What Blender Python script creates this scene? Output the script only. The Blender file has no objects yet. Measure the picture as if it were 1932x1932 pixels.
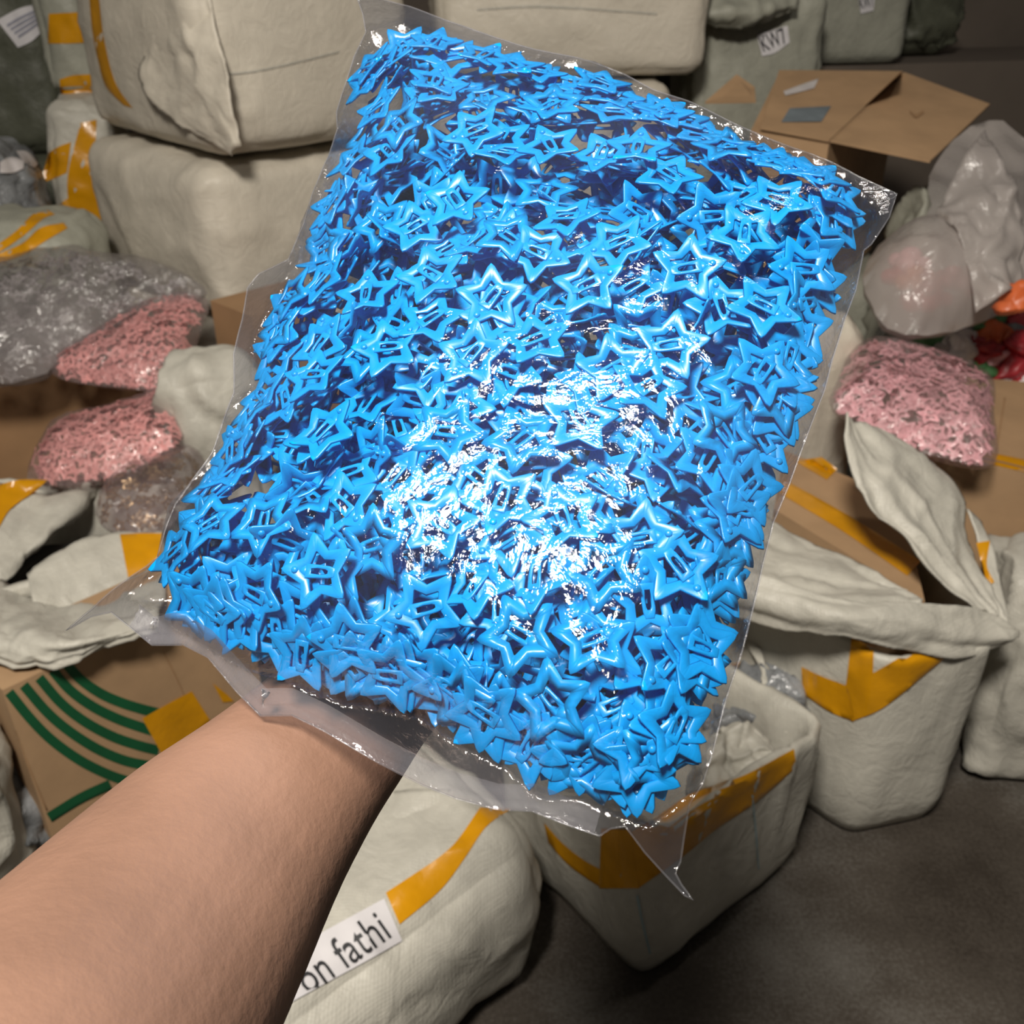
import bpy, bmesh, math, random
import numpy as np
from mathutils import Vector, Matrix, Quaternion, noise, geometry
from mathutils.bvhtree import BVHTree

S = bpy.context.scene
COL = S.collection
R = math.radians
# ------------------------------------------------------------------ camera, world, lights, exposure
F = 1856.0                      # focal length in pixels of the 1932 px frame
CAM = Vector((0, 0, 1.45))
PITCH = R(30)
cd = bpy.data.cameras.new('camera'); cam = bpy.data.objects.new('camera', cd); COL.objects.link(cam)
cam.location = CAM; cam.rotation_euler = (R(90) - PITCH, 0, 0)
cd.sensor_width = 36; cd.sensor_fit = 'HORIZONTAL'; cd.lens = 36 * F / 1932
cd.clip_start = 0.02; cd.clip_end = 60
cd.dof.use_dof = True; cd.dof.focus_distance = 0.43; cd.dof.aperture_fstop = 19
S.camera = cam

w = bpy.data.worlds.new('world'); S.world = w; w.use_nodes = True
w.node_tree.nodes['Background'].inputs[0].default_value = (1.0, 0.93, 0.84, 1)
w.node_tree.nodes['Background'].inputs[1].default_value = 0.04

def area_light(name, loc, target, power, size, col):
    d = bpy.data.lights.new(name, 'AREA'); d.shape = 'DISK'; d.size = size; d.energy = power; d.color = col
    o = bpy.data.objects.new(name, d); COL.objects.link(o); o.location = loc
    o.rotation_euler = (Vector(target) - Vector(loc)).to_track_quat('-Z', 'Y').to_euler()
    return o
area_light('ceiling_lamp', (-0.36, -0.42, 3.00), (0.0, 1.6, 0.4), 108, 0.48, (1.0, 0.93, 0.83))
area_light('fill_light_back', (1.0, 1.3, 3.2), (0.0, 3.0, 0.6), 7, 0.30, (1.0, 0.92, 0.82))  # weak fill light, added to brighten the bale faces
S.view_settings.view_transform = 'Standard'; S.view_settings.look = 'None'
S.view_settings.exposure = 0.0; S.view_settings.gamma = 1.0; S.view_settings.use_curve_mapping = False

S.cycles.max_bounces = 6; S.cycles.diffuse_bounces = 3; S.cycles.glossy_bounces = 2; S.cycles.transmission_bounces = 2

# ------------------------------------------------------------------ helpers
ct, st = math.cos(PITCH), math.sin(PITCH)
def ray(x, y):
    X = (x - 966) / F; U = (966 - y) / F
    return Vector((X, ct + U * st, -st + U * ct))
def pd(x, y, d): return CAM + ray(x, y) * d                       # by depth along the optical axis
def py(x, y, Y): r = ray(x, y); return CAM + r * (Y / r.y)        # by distance ahead
def pz(x, y, z): r = ray(x, y); return CAM + r * ((z - CAM.z) / r.z)   # by height

def fbm(p, s, o=3): return noise.fractal(Vector(p) * s, 1.0, 2.0, o)
def ridge(p, s): return 1 - 2 * abs(noise.noise(Vector(p) * s))

def tag(o, label=None, cat=None, group=None, kind=None):
    if label: o['label'] = label
    if cat: o['category'] = cat
    if group: o['group'] = group
    if kind: o['kind'] = kind
    return o
def thing(name, label, cat, loc=(0, 0, 0), group=None):
    o = bpy.data.objects.new(name, None); COL.objects.link(o); o.location = loc; o.empty_display_size = .05
    return tag(o, label, cat, group)
def mesh(name, V, Fc, smooth=True, sharp=None):
    m = bpy.data.meshes.new(name); m.from_pydata([tuple(v) for v in V], [], Fc); m.validate(); m.update()
    if smooth:
        m.polygons.foreach_set('use_smooth', [True] * len(m.polygons))
        if sharp: m.set_sharp_from_angle(angle=sharp)
    return m
def wloc(o):
    l = Vector((0, 0, 0))
    while o is not None: l += Vector(o.location); o = o.parent
    return l
class Part: pass
def part(name, V, Fc, mat, parent=None, smooth=True, label=None, kind=None, sharp=None):
    """mesh object from world-space vertices"""
    off = wloc(parent) if parent is not None else Vector((0, 0, 0))
    Vl = [Vector(v) - off for v in V]
    o = bpy.data.objects.new(name, mesh(name, Vl, Fc, smooth, sharp)); COL.objects.link(o)
    o.data.materials.append(mat)
    if parent is not None: o.parent = parent
    if label: o['label'] = label
    if kind: o['kind'] = kind
    return o
def bvh(V, Fc): return BVHTree.FromPolygons([tuple(v) for v in V], Fc)

# ------------------------------------------------------------------ materials
def newmat(name):
    m = bpy.data.materials.new(name); m.use_nodes = True; nt = m.node_tree
    for n in list(nt.nodes): nt.nodes.remove(n)
    return m, nt, nt.nodes.new('ShaderNodeOutputMaterial')
def lk(nt, a, b): nt.links.new(a, b)
def tc(nt): return nt.nodes.new('ShaderNodeTexCoord').outputs['Object']
def noise_node(nt, vec, scale, detail=3, rough=.55, dist=0):
    n = nt.nodes.new('ShaderNodeTexNoise'); n.inputs['Scale'].default_value = scale
    n.inputs['Detail'].default_value = detail; n.inputs['Roughness'].default_value = rough
    n.inputs['Distortion'].default_value = dist
    lk(nt, vec, n.inputs['Vector']); return n
def ramp(nt, fac, stops):
    r = nt.nodes.new('ShaderNodeValToRGB'); e = r.color_ramp.elements
    while len(e) < len(stops): e.new(.5)
    for k, (p, c) in enumerate(stops): e[k].position = p; e[k].color = (*c, 1)
    lk(nt, fac, r.inputs[0]); return r.outputs[0]
def bump(nt, h, strength, dist=.002):
    b = nt.nodes.new('ShaderNodeBump'); b.inputs['Strength'].default_value = strength; b.inputs['Distance'].default_value = dist
    lk(nt, h, b.inputs['Height']); return b.outputs[0]
def plain(name, c, rough=.5, var=.12, vs=18, bs=60, bstr=.25, bd=.002, coat=0, spec=.5, sss=0, metallic=0):
    m, nt, out = newmat(name); v = tc(nt)
    p = nt.nodes.new('ShaderNodeBsdfPrincipled')
    n = noise_node(nt, v, vs)
    lo = tuple(x * (1 - var) for x in c); hi = tuple(min(1, x * (1 + var)) for x in c)
    lk(nt, ramp(nt, n.outputs[0], [(.3, lo), (.7, hi)]), p.inputs['Base Color'])
    p.inputs['Roughness'].default_value = rough; p.inputs['Specular IOR Level'].default_value = spec
    p.inputs['Coat Weight'].default_value = coat; p.inputs['Coat Roughness'].default_value = .08
    p.inputs['Metallic'].default_value = metallic
    if sss:
        p.inputs['Subsurface Weight'].default_value = sss; p.inputs['Subsurface Radius'].default_value = (.01, .004, .002)
        p.inputs['Subsurface Scale'].default_value = 1
    if bstr:
        n2 = noise_node(nt, v, bs, 4); lk(nt, bump(nt, n2.outputs[0], bstr, bd), p.inputs['Normal'])
    lk(nt, p.outputs[0], out.inputs[0]); return m
def woven(name, c, dirt=.2):
    m, nt, out = newmat(name); v = tc(nt)
    p = nt.nodes.new('ShaderNodeBsdfPrincipled'); p.inputs['Roughness'].default_value = .5
    n = noise_node(nt, v, 5, 5, .6); n2 = noise_node(nt, v, 40, 3)
    mx = nt.nodes.new('ShaderNodeMath'); mx.operation = 'MULTIPLY_ADD'; mx.inputs[1].default_value = .3
    lk(nt, n2.outputs[0], mx.inputs[0]); lk(nt, n.outputs[0], mx.inputs[2])
    lo = tuple(x * (1 - dirt) for x in c)
    lk(nt, ramp(nt, mx.outputs[0], [(.42, lo), (.75, c)]), p.inputs['Base Color'])
    ws = []
    for ax in ('X', 'Z', 'Y'):
        wv = nt.nodes.new('ShaderNodeTexWave'); wv.bands_direction = ax; wv.inputs['Scale'].default_value = 65
        wv.inputs['Distortion'].default_value = .6; wv.inputs['Detail'].default_value = 0
        lk(nt, v, wv.inputs['Vector']); ws.append(wv.outputs['Fac'])
    a = nt.nodes.new('ShaderNodeMath'); a.operation = 'ADD'; lk(nt, ws[0], a.inputs[0]); lk(nt, ws[1], a.inputs[1])
    b = nt.nodes.new('ShaderNodeMath'); b.operation = 'ADD'; lk(nt, a.outputs[0], b.inputs[0]); lk(nt, ws[2], b.inputs[1])
    b1 = bump(nt, b.outputs[0], .25, .0006)
    n3 = noise_node(nt, v, 16, 5, .62, 1.6); bb = nt.nodes.new('ShaderNodeBump'); bb.inputs['Strength'].default_value = .4
    bb.inputs['Distance'].default_value = .010; lk(nt, n3.outputs[0], bb.inputs['Height']); lk(nt, b1, bb.inputs['Normal'])
    lk(nt, bb.outputs[0], p.inputs['Normal'])
    lk(nt, p.outputs[0], out.inputs[0]); return m
def film(name, tint=(.97, .97, .98), haze=.05, hazecol=(.8, .8, .85), rough=.07, refl=1.0, bs=90, bstr=.5, bd=.003):
    """thin clear plastic: see-through, fresnel gloss and a little cloudiness"""
    m, nt, out = newmat(name); v = tc(nt)
    n = noise_node(nt, v, bs, 4, .6, 1.2); n2 = noise_node(nt, v, bs * .28, 3, .5, 2.0)
    ad = nt.nodes.new('ShaderNodeMath'); ad.operation = 'MULTIPLY_ADD'; ad.inputs[1].default_value = 2.0
    lk(nt, n2.outputs[0], ad.inputs[0]); lk(nt, n.outputs[0], ad.inputs[2])
    nm = bump(nt, ad.outputs[0], bstr, bd)
    t = nt.nodes.new('ShaderNodeBsdfTransparent'); t.inputs[0].default_value = (*tint, 1)
    g = nt.nodes.new('ShaderNodeBsdfGlossy'); g.inputs['Roughness'].default_value = rough; lk(nt, nm, g.inputs['Normal'])
    d = nt.nodes.new('ShaderNodeBsdfDiffuse'); d.inputs[0].default_value = (*hazecol, 1)
    tl = nt.nodes.new('ShaderNodeBsdfTranslucent'); tl.inputs[0].default_value = (*hazecol, 1)
    dm = nt.nodes.new('ShaderNodeMixShader'); dm.inputs[0].default_value = .4; lk(nt, d.outputs[0], dm.inputs[1]); lk(nt, tl.outputs[0], dm.inputs[2])
    hz = nt.nodes.new('ShaderNodeMapRange'); hz.inputs['To Min'].default_value = haze * .4; hz.inputs['To Max'].default_value = haze * 1.8
    n4 = noise_node(nt, v, bs * .12, 1); lk(nt, n4.outputs[0], hz.inputs['Value'])
    hz.inputs['From Min'].default_value = .3; hz.inputs['From Max'].default_value = .7
    m1 = nt.nodes.new('ShaderNodeMixShader'); lk(nt, hz.outputs[0], m1.inputs[0]); lk(nt, t.outputs[0], m1.inputs[1]); lk(nt, dm.outputs[0], m1.inputs[2])
    fr = nt.nodes.new('ShaderNodeFresnel'); fr.inputs['IOR'].default_value = 1.5; lk(nt, nm, fr.inputs['Normal'])
    k = nt.nodes.new('ShaderNodeMath'); k.operation = 'MULTIPLY'; k.inputs[1].default_value = refl * 1.3; k.use_clamp = True; lk(nt, fr.outputs[0], k.inputs[0])
    k2 = nt.nodes.new('ShaderNodeMath'); k2.operation = 'MINIMUM'; k2.inputs[1].default_value = .30; lk(nt, k.outputs[0], k2.inputs[0]); k = k2
    m2 = nt.nodes.new('ShaderNodeMixShader'); lk(nt, k.outputs[0], m2.inputs[0]); lk(nt, m1.outputs[0], m2.inputs[1]); lk(nt, g.outputs[0], m2.inputs[2])
    lk(nt, m2.outputs[0], out.inputs[0]); return m

M = {}
M['sack'] = woven('woven_white', (.54, .52, .455))
M['sack_in'] = woven('woven_inside', (.50, .48, .42))
M['bale'] = woven('woven_cream', (.62, .57, .48), .12)
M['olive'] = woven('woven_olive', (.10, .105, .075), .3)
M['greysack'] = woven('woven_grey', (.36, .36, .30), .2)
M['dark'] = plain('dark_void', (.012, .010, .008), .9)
M['card'] = plain('cardboard', (.40, .255, .14), .75, .10, 9, 120, .15)
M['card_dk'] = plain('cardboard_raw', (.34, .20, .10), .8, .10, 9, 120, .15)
M['tape'] = plain('brown_yellow_tape', (.60, .27, .003), .30, .12, 14, 35, .5, .003, coat=.1)
M['paper'] = plain('paper_label', (.66, .64, .66), .6, .05)
M['ink'] = plain('black_ink', (.015, .015, .018), .6, .05, bstr=0)
M['inkblue'] = plain('faded_blue_ink', (.16, .19, .21), .7, .15, bstr=0)
M['inkgrey'] = plain('grey_ink', (.30, .30, .36), .7, .1, bstr=0)
M['green'] = plain('green_print', (.004, .085, .03), .6, .12, bstr=.1)
M['blueline'] = plain('blue_thread', (.30, .42, .46), .6, .1)
M['blue'] = plain('blue_enamel', (.0, .285, .72), .36, .05, bstr=0, coat=.12)
M['pink'] = plain('pink_enamel', (.90, .40, .38), .35, .15, 30, bstr=0, coat=.3)
M['pink2'] = plain('dusty_pink_enamel', (.84, .43, .47), .35, .2, 30, bstr=0, coat=.3)
M['gold'] = plain('brass_trinkets', (.30, .20, .11), .3, .3, bstr=0, metallic=.7)
M['greybits'] = plain('grey_trinkets', (.36, .33, .33), .35, .3, bstr=0)
M['red'] = plain('red_plastic', (.40, .03, .04), .4, .3, bstr=0)
M['grn'] = plain('green_plastic', (.08, .22, .08), .4, .2, bstr=0)
M['orange'] = plain('orange_plastic', (.60, .13, .04), .4, .2, bstr=0)
M['white'] = plain('white_plastic', (.66, .62, .62), .35, .08, coat=.3)
M['film'] = film('clear_bag_film', haze=.028, hazecol=(.60, .64, .78), rough=.09, refl=1.45, bs=90, bstr=.58, bd=.0018)
M['film_edge'] = film('sealed_film_edge', haze=.06, hazecol=(.75, .75, .82), rough=.24, refl=.4, bs=60, bstr=.25)
M['film_bg'] = film('clear_bag_film_wrinkled', haze=.13, hazecol=(.80, .62, .62), rough=.14, refl=1.2, bs=30, bstr=.8, bd=.01)
M['film_grey'] = film('cloudy_grey_film', haze=.28, hazecol=(.52, .48, .48), rough=.16, refl=1.4, bs=16, bstr=.9, bd=.02)
M['film_milky'] = film('milky_white_film', haze=.45, hazecol=(.62, .57, .54), rough=.25, refl=.8, bs=12, bstr=.6, bd=.02)
M['skin'] = plain('skin', (.238, .134, .092), .5, .15, 16, 260, .4, .0010, sss=0)
M['sleeve'] = plain('black_sleeve_cloth', (.012, .012, .014), .9)
M['greyplastic'] = plain('grey_plastic_wrap', (.20, .21, .22), .25, .35, 14, 25, 1.0, .015, coat=.4)
def floor_mat():
    m, nt, out = newmat('worn_concrete'); v = tc(nt)
    p = nt.nodes.new('ShaderNodeBsdfPrincipled'); p.inputs['Roughness'].default_value = .75
    n = noise_node(nt, v, 3, 5); n2 = noise_node(nt, v, 140, 3, .7)
    a = nt.nodes.new('ShaderNodeMath'); a.operation = 'MULTIPLY_ADD'; a.inputs[1].default_value = .45; lk(nt, n2.outputs[0], a.inputs[0]); lk(nt, n.outputs[0], a.inputs[2])
    lk(nt, ramp(nt, a.outputs[0], [(.5, (.022, .015, .009)), (.72, (.060, .049, .038)), (.95, (.14, .13, .115))]), p.inputs['Base Color'])
    lk(nt, bump(nt, n2.outputs[0], .4, .002), p.inputs['Normal'])
    lk(nt, p.outputs[0], out.inputs[0]); return m
M['floor'] = floor_mat()
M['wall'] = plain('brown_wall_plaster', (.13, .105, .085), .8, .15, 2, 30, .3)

# ------------------------------------------------------------------ shape builders
def rbox_vf(c, dims, rot=0, r=.04, n=26, amp=.006, bulge=.02, seed=0, tilt=(0, 0), crease=.004, cs=9):
    """closed sack/bale body: rounded box with bulging faces, wrinkles; c = centre of its bottom"""
    hx, hy, hz = dims[0] / 2, dims[1] / 2, dims[2] / 2
    r = min(r, hx * .95, hy * .95, hz * .95)
    idx = {}; V = []; Fc = []
    Mx = Matrix.Rotation(rot, 3, 'Z') @ Matrix.Rotation(tilt[0], 3, 'X') @ Matrix.Rotation(tilt[1], 3, 'Y')
    C = Vector(c) + Vector((0, 0, hz))
    so = Vector((seed * 7.31, seed * 3.17, seed * 5.71))
    def vert(a, b, cc):
        k = (round(a, 5), round(b, 5), round(cc, 5))
        if k in idx: return idx[k]
        q = Vector((a * hx, b * hy, cc * hz))
        inn = Vector((max(-hx + r, min(hx - r, q.x)), max(-hy + r, min(hy - r, q.y)), max(-hz + r, min(hz - r, q.z))))
        d = q - inn
        nrm = d.normalized() if d.length > 1e-7 else Vector((0, 0, 1))
        p = inn + nrm * r
        bl = bulge * (abs(nrm.x) * (1 - b * b) * (1 - cc * cc) + abs(nrm.y) * (1 - a * a) * (1 - cc * cc) + abs(nrm.z) * (1 - a * a) * (1 - b * b) * .7)
        s = p + so
        h = amp * fbm(s, 4, 3) + crease * max(0, ridge(s + Vector((0, 0, s.x * .7)), cs)) ** 3 - crease * .5 * max(0, ridge(s * 1.3 + Vector((s.z, 0, 3)), cs * .6)) ** 4
        if cc < -.92: h *= .2; bl *= .1
        p = p + nrm * (bl + h)
        V.append(Mx @ p + C); idx[k] = len(V) - 1
        return idx[k]
    rng = [-1 + 2 * i / n for i in range(n + 1)]
    # squeeze samples toward the edges so that corners stay round
    g = [math.copysign(1 - (1 - abs(t)) ** 1.35, t) for t in rng]
    for i in range(n):
        for j in range(n):
            u0, u1, v0, v1 = g[i], g[i + 1], g[j], g[j + 1]
            Fc.append([vert(u0, v0, 1), vert(u1, v0, 1), vert(u1, v1, 1), vert(u0, v1, 1)])
            Fc.append([vert(u0, v1, -1), vert(u1, v1, -1), vert(u1, v0, -1), vert(u0, v0, -1)])
            Fc.append([vert(u0, -1, v0), vert(u1, -1, v0), vert(u1, -1, v1), vert(u0, -1, v1)])
            Fc.append([vert(u0, 1, v1), vert(u1, 1, v1), vert(u1, 1, v0), vert(u0, 1, v0)])
            Fc.append([vert(-1, u0, v1), vert(-1, u1, v1), vert(-1, u1, v0), vert(-1, u0, v0)])
            Fc.append([vert(1, u0, v0), vert(1, u1, v0), vert(1, u1, v1), vert(1, u0, v1)])
    return V, Fc
def hard_box(c, dims, rot=0, tilt=(0, 0)):
    hx, hy, h = dims[0] / 2, dims[1] / 2, dims[2]
    Mx = Matrix.Rotation(rot, 3, 'Z') @ Matrix.Rotation(tilt[0], 3, 'X') @ Matrix.Rotation(tilt[1], 3, 'Y')
    V = [Mx @ Vector((sx * hx, sy * hy, z)) + Vector(c) for z in (0, h) for sx, sy in ((-1, -1), (1, -1), (1, 1), (-1, 1))]
    return V, [[3, 2, 1, 0], [4, 5, 6, 7], [0, 1, 5, 4], [1, 2, 6, 5], [2, 3, 7, 6], [3, 0, 4, 7]]
def slab(quad, th):
    """quad of world points extruded by th along its normal away from the camera"""
    q = [Vector(p) for p in quad]
    n = (q[1] - q[0]).cross(q[3] - q[0]).normalized()
    if n.dot(CAM - q[0]) < 0: n = -n
    V = q + [p - n * th for p in q]; k = len(q)
    Fc = [list(range(k)), list(range(2 * k - 1, k - 1, -1))] + [[i, i + k, (i + 1) % k + k, (i + 1) % k] for i in range(k)]
    return V, Fc
def catmull(P, t):
    n = len(P) - 1; s = min(int(t * n), n - 1); u = t * n - s
    p1, p2 = P[s], P[s + 1]; p0 = P[s - 1] if s > 0 else p1 * 2 - p2; p3 = P[s + 2] if s + 2 <= n else p2 * 2 - p1
    return .5 * ((2 * p1) + (p2 - p0) * u + (2 * p0 - 5 * p1 + 4 * p2 - p3) * u * u + (3 * p1 - p0 - 3 * p2 + p3) * u ** 3)
def cloth_vf(rows, nu=40, nv=24, th=.003, amp=.004, s=14, seed=0, fold=None):
    """draped sheet through rows of world points, with thickness and small folds"""
    so = Vector((seed * 3.3, seed * 1.7, seed * 2.9))
    G = []
    for j in range(nv + 1):
        v = j / nv; line = []
        for i in range(nu + 1):
            u = i / nu
            line.append(catmull([catmull(r, u) for r in rows], v))
        G.append(line)
    V = []; N = []
    for j in range(nv + 1):
        for i in range(nu + 1):
            a = G[j][min(i + 1, nu)] - G[j][max(i - 1, 0)]; b = G[min(j + 1, nv)][i] - G[max(j - 1, 0)][i]
            n = a.cross(b); n = n.normalized() if n.length > 1e-9 else Vector((0, 0, 1))
            N.append(n)
            p = G[j][i]; fd = 0
            if fold:
                fu, fv, fa = fold; fd = fa * (ridge(Vector((i / nu * fu, j / nv * fv, seed * 3.7)), 1) * .7 + noise.noise(Vector((i / nu * fu * .6 + 5, j / nv * fv * .5, seed))))
            V.append(p + n * (fd + amp * fbm(p + so, s, 2) + amp * .8 * max(0, ridge(p + so, s * .8)) ** 4 - amp * .5 * max(0, ridge(p * 1.2 + so, s * 1.7)) ** 4))
    k = len(V); V = V + [V[i] - N[i] * th for i in range(k)]
    W = nu + 1; Fc = []
    for j in range(nv):
        for i in range(nu):
            a = j * W + i
            Fc.append([a, a + 1, a + W + 1, a + W]); Fc.append([a + k + W, a + k + W + 1, a + k + 1, a + k])
    for i in range(nu):
        a = i; Fc.append([a + 1, a, a + k, a + k + 1]); a = nv * W + i; Fc.append([a, a + 1, a + 1 + k, a + k])
    for j in range(nv):
        a = j * W; Fc.append([a, a + W, a + W + k, a + k]); a = j * W + nu; Fc.append([a + W, a, a + k, a + W + k])
    return V, Fc
def rows_py(rows): return [[py(*p) for p in r] for r in rows]
def decal_vf(tree, e0, e1, nu=24, nv=5, off=.0025, th=.001, maxd=6):
    """strip of tape or paper lying on a surface, between two traced edges"""
    E0 = [Vector((*p, 0)) for p in e0]; E1 = [Vector((*p, 0)) for p in e1]
    G = []; last = None
    for i in range(nu + 1):
        a = catmull(E0, i / nu); b = catmull(E1, i / nu)
        for j in range(nv + 1):
            q = a.lerp(b, j / nv); d = ray(q.x, q.y); dn = d.normalized()
            hit = tree.ray_cast(CAM, dn, maxd)
            G.append((dn, hit[3] if hit[0] is not None else None))
    ds = [g[1] for g in G if g[1] is not None]
    if not ds:
        print('DECAL MISSES', e0[0]); p = tree.find_nearest(CAM + ray(*e0[0]).normalized() * 3)[0]; ds = [(p - CAM).length]
    V = []; med = sorted(ds)[len(ds) // 2]
    k = 0
    for i in range(nu + 1):
        for j in range(nv + 1):
            dn, D = G[k]
            if D is None:
                # nearest known neighbour
                best = None
                for r in range(1, nu + 1):
                    for ii in (i - r, i + r):
                        if 0 <= ii <= nu:
                            for jj in (j, max(0, j - 1), min(nv, j + 1)):
                                g = G[ii * (nv + 1) + jj][1]
                                if g is not None: best = g
                    if best is not None: break
                D = best if best is not None else med
            V.append(CAM + dn * (D - off)); k += 1
    n = len(V); W = nv + 1
    V = V + [v + (v - CAM).normalized() * th for v in V]
    Fc = []
    for i in range(nu):
        for j in range(nv):
            a = i * W + j
            Fc.append([a, a + 1, a + W + 1, a + W]); Fc.append([a + n + W, a + n + W + 1, a + n + 1, a + n])
    for i in range(nu):
        a = i * W; Fc.append([a, a + W, a + W + n, a + n]); a = i * W + nv; Fc.append([a + W, a, a + n, a + W + n])
    for j in range(nv):
        a = j; Fc.append([a + 1, a, a + n, a + 1 + n]); a = nu * W + j; Fc.append([a, a + 1, a + 1 + n, a + n])
    return V, Fc
def decal(name, tree, e0, e1, mat, parent, nu=24, nv=5, off=.0025, label=None):
    V, Fc = decal_vf(tree, e0, e1, nu, nv, off)
    global LAST; LAST = bvh(V, Fc)
    return part(name, V, Fc, mat, parent, label=label, sharp=R(50))
def open_sack_vf(corners, h, levels, N=112, rad=.05, amp=.006, seed=0, wav=None):
    """sack standing open: corners = footprint (anticlockwise xy), levels = (z fraction or m offset, outward offset)"""
    P = []; C = [Vector((*c, 0)) for c in corners]; n = len(C)
    cen = sum(C, Vector()) / n
    # rounded polygon outline
    pts = []
    for i in range(n):
        a, b, c = C[i - 1], C[i], C[(i + 1) % n]
        d0 = (a - b).normalized(); d1 = (c - b).normalized()
        p0 = b + d0 * rad; p1 = b + d1 * rad
        for k in range(5): t = k / 4; pts.append((1 - t) ** 2 * p0 + 2 * t * (1 - t) * b + t * t * p1)
    L = [0]
    for i in range(len(pts)): L.append(L[-1] + (pts[(i + 1) % len(pts)] - pts[i]).length)
    ring = []
    for k in range(N):
        s = L[-1] * k / N; i = max(j for j in range(len(pts)) if L[j] <= s)
        u = (s - L[i]) / max(1e-9, L[i + 1] - L[i]); ring.append(pts[i].lerp(pts[(i + 1) % len(pts)], u))
    nr = []
    for k in range(N):
        t = ring[(k + 2) % N] - ring[k - 2]; nr.append(Vector((t.y, -t.x, 0)).normalized())
    so = Vector((seed * 5.1, seed * 2.3, seed))
    V = []; Fc = []
    for li, (z, o) in enumerate(levels):
        f = max(0, min(1, z / h))
        for k in range(N):
            p = ring[k] + nr[k] * o
            p.z = z + (wav(k / N) if wav else 0) * f ** 3
            q = p + so
            fade = min(1, z / .05)
            p = p + nr[k] * fade * (amp * fbm(q, 6, 3) + amp * .9 * max(0, ridge(Vector((q.x, q.y, q.z * .45)), 13)) ** 3)
            p.z += f ** 4 * amp * .8 * noise.noise(q * 9)
            p.z = max(p.z, .001)
            V.append(p)
    for li in range(len(levels) - 1):
        for k in range(N):
            a = li * N + k; b = li * N + (k + 1) % N
            Fc.append([a, b, b + N, a + N])
    Fc.append(list(range(N - 1, -1, -1)))
    last = (len(levels) - 1) * N; V.append(sum((V[last + k] for k in range(N)), Vector()) / N)
    for k in range(N): Fc.append([last + k, last + (k + 1) % N, len(V) - 1])
    return V, Fc
def outline_plane(invd):
    """world point on the plane whose inverse depth is linear over the traced outline"""
    return lambda x, y: pd(x, y, 1 / invd(x, y))
def poly_dist(P, poly):
    """signed distance (inside +) of points P (n,2) to polygon, in px"""
    A = np.array(poly, float); B = np.roll(A, -1, 0)
    d = np.full(len(P), 1e9); ins = np.zeros(len(P), bool)
    for a, b in zip(A, B):
        ab = b - a; t = np.clip(((P - a) @ ab) / max(1e-9, ab @ ab), 0, 1)
        d = np.minimum(d, np.hypot(*(P - (a + t[:, None] * ab)).T))
        c = ((a[1] > P[:, 1]) != (b[1] > P[:, 1]))
        with np.errstate(divide='ignore', invalid='ignore'):
            xi = (b[0] - a[0]) * (P[:, 1] - a[1]) / (b[1] - a[1]) + a[0]
        ins ^= c & (P[:, 0] < xi)
    return np.where(ins, d, -d)
def resample(poly, step, closed=True):
    P = [Vector(p) for p in poly]; out = []
    for i in range(len(P) if closed else len(P) - 1):
        a, b = P[i], P[(i + 1) % len(P)]; k = max(1, int((b - a).length / step))
        out += [a.lerp(b, j / k) for j in range(k)]
    return out
def smooth_poly(poly, it=1):
    for _ in range(it):
        out = []
        for i in range(len(poly)):
            a, b = poly[i], poly[(i + 1) % len(poly)]
            out.append((a[0] * .75 + b[0] * .25, a[1] * .75 + b[1] * .25)); out.append((a[0] * .25 + b[0] * .75, a[1] * .25 + b[1] * .75))
        poly = out
    return poly
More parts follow.
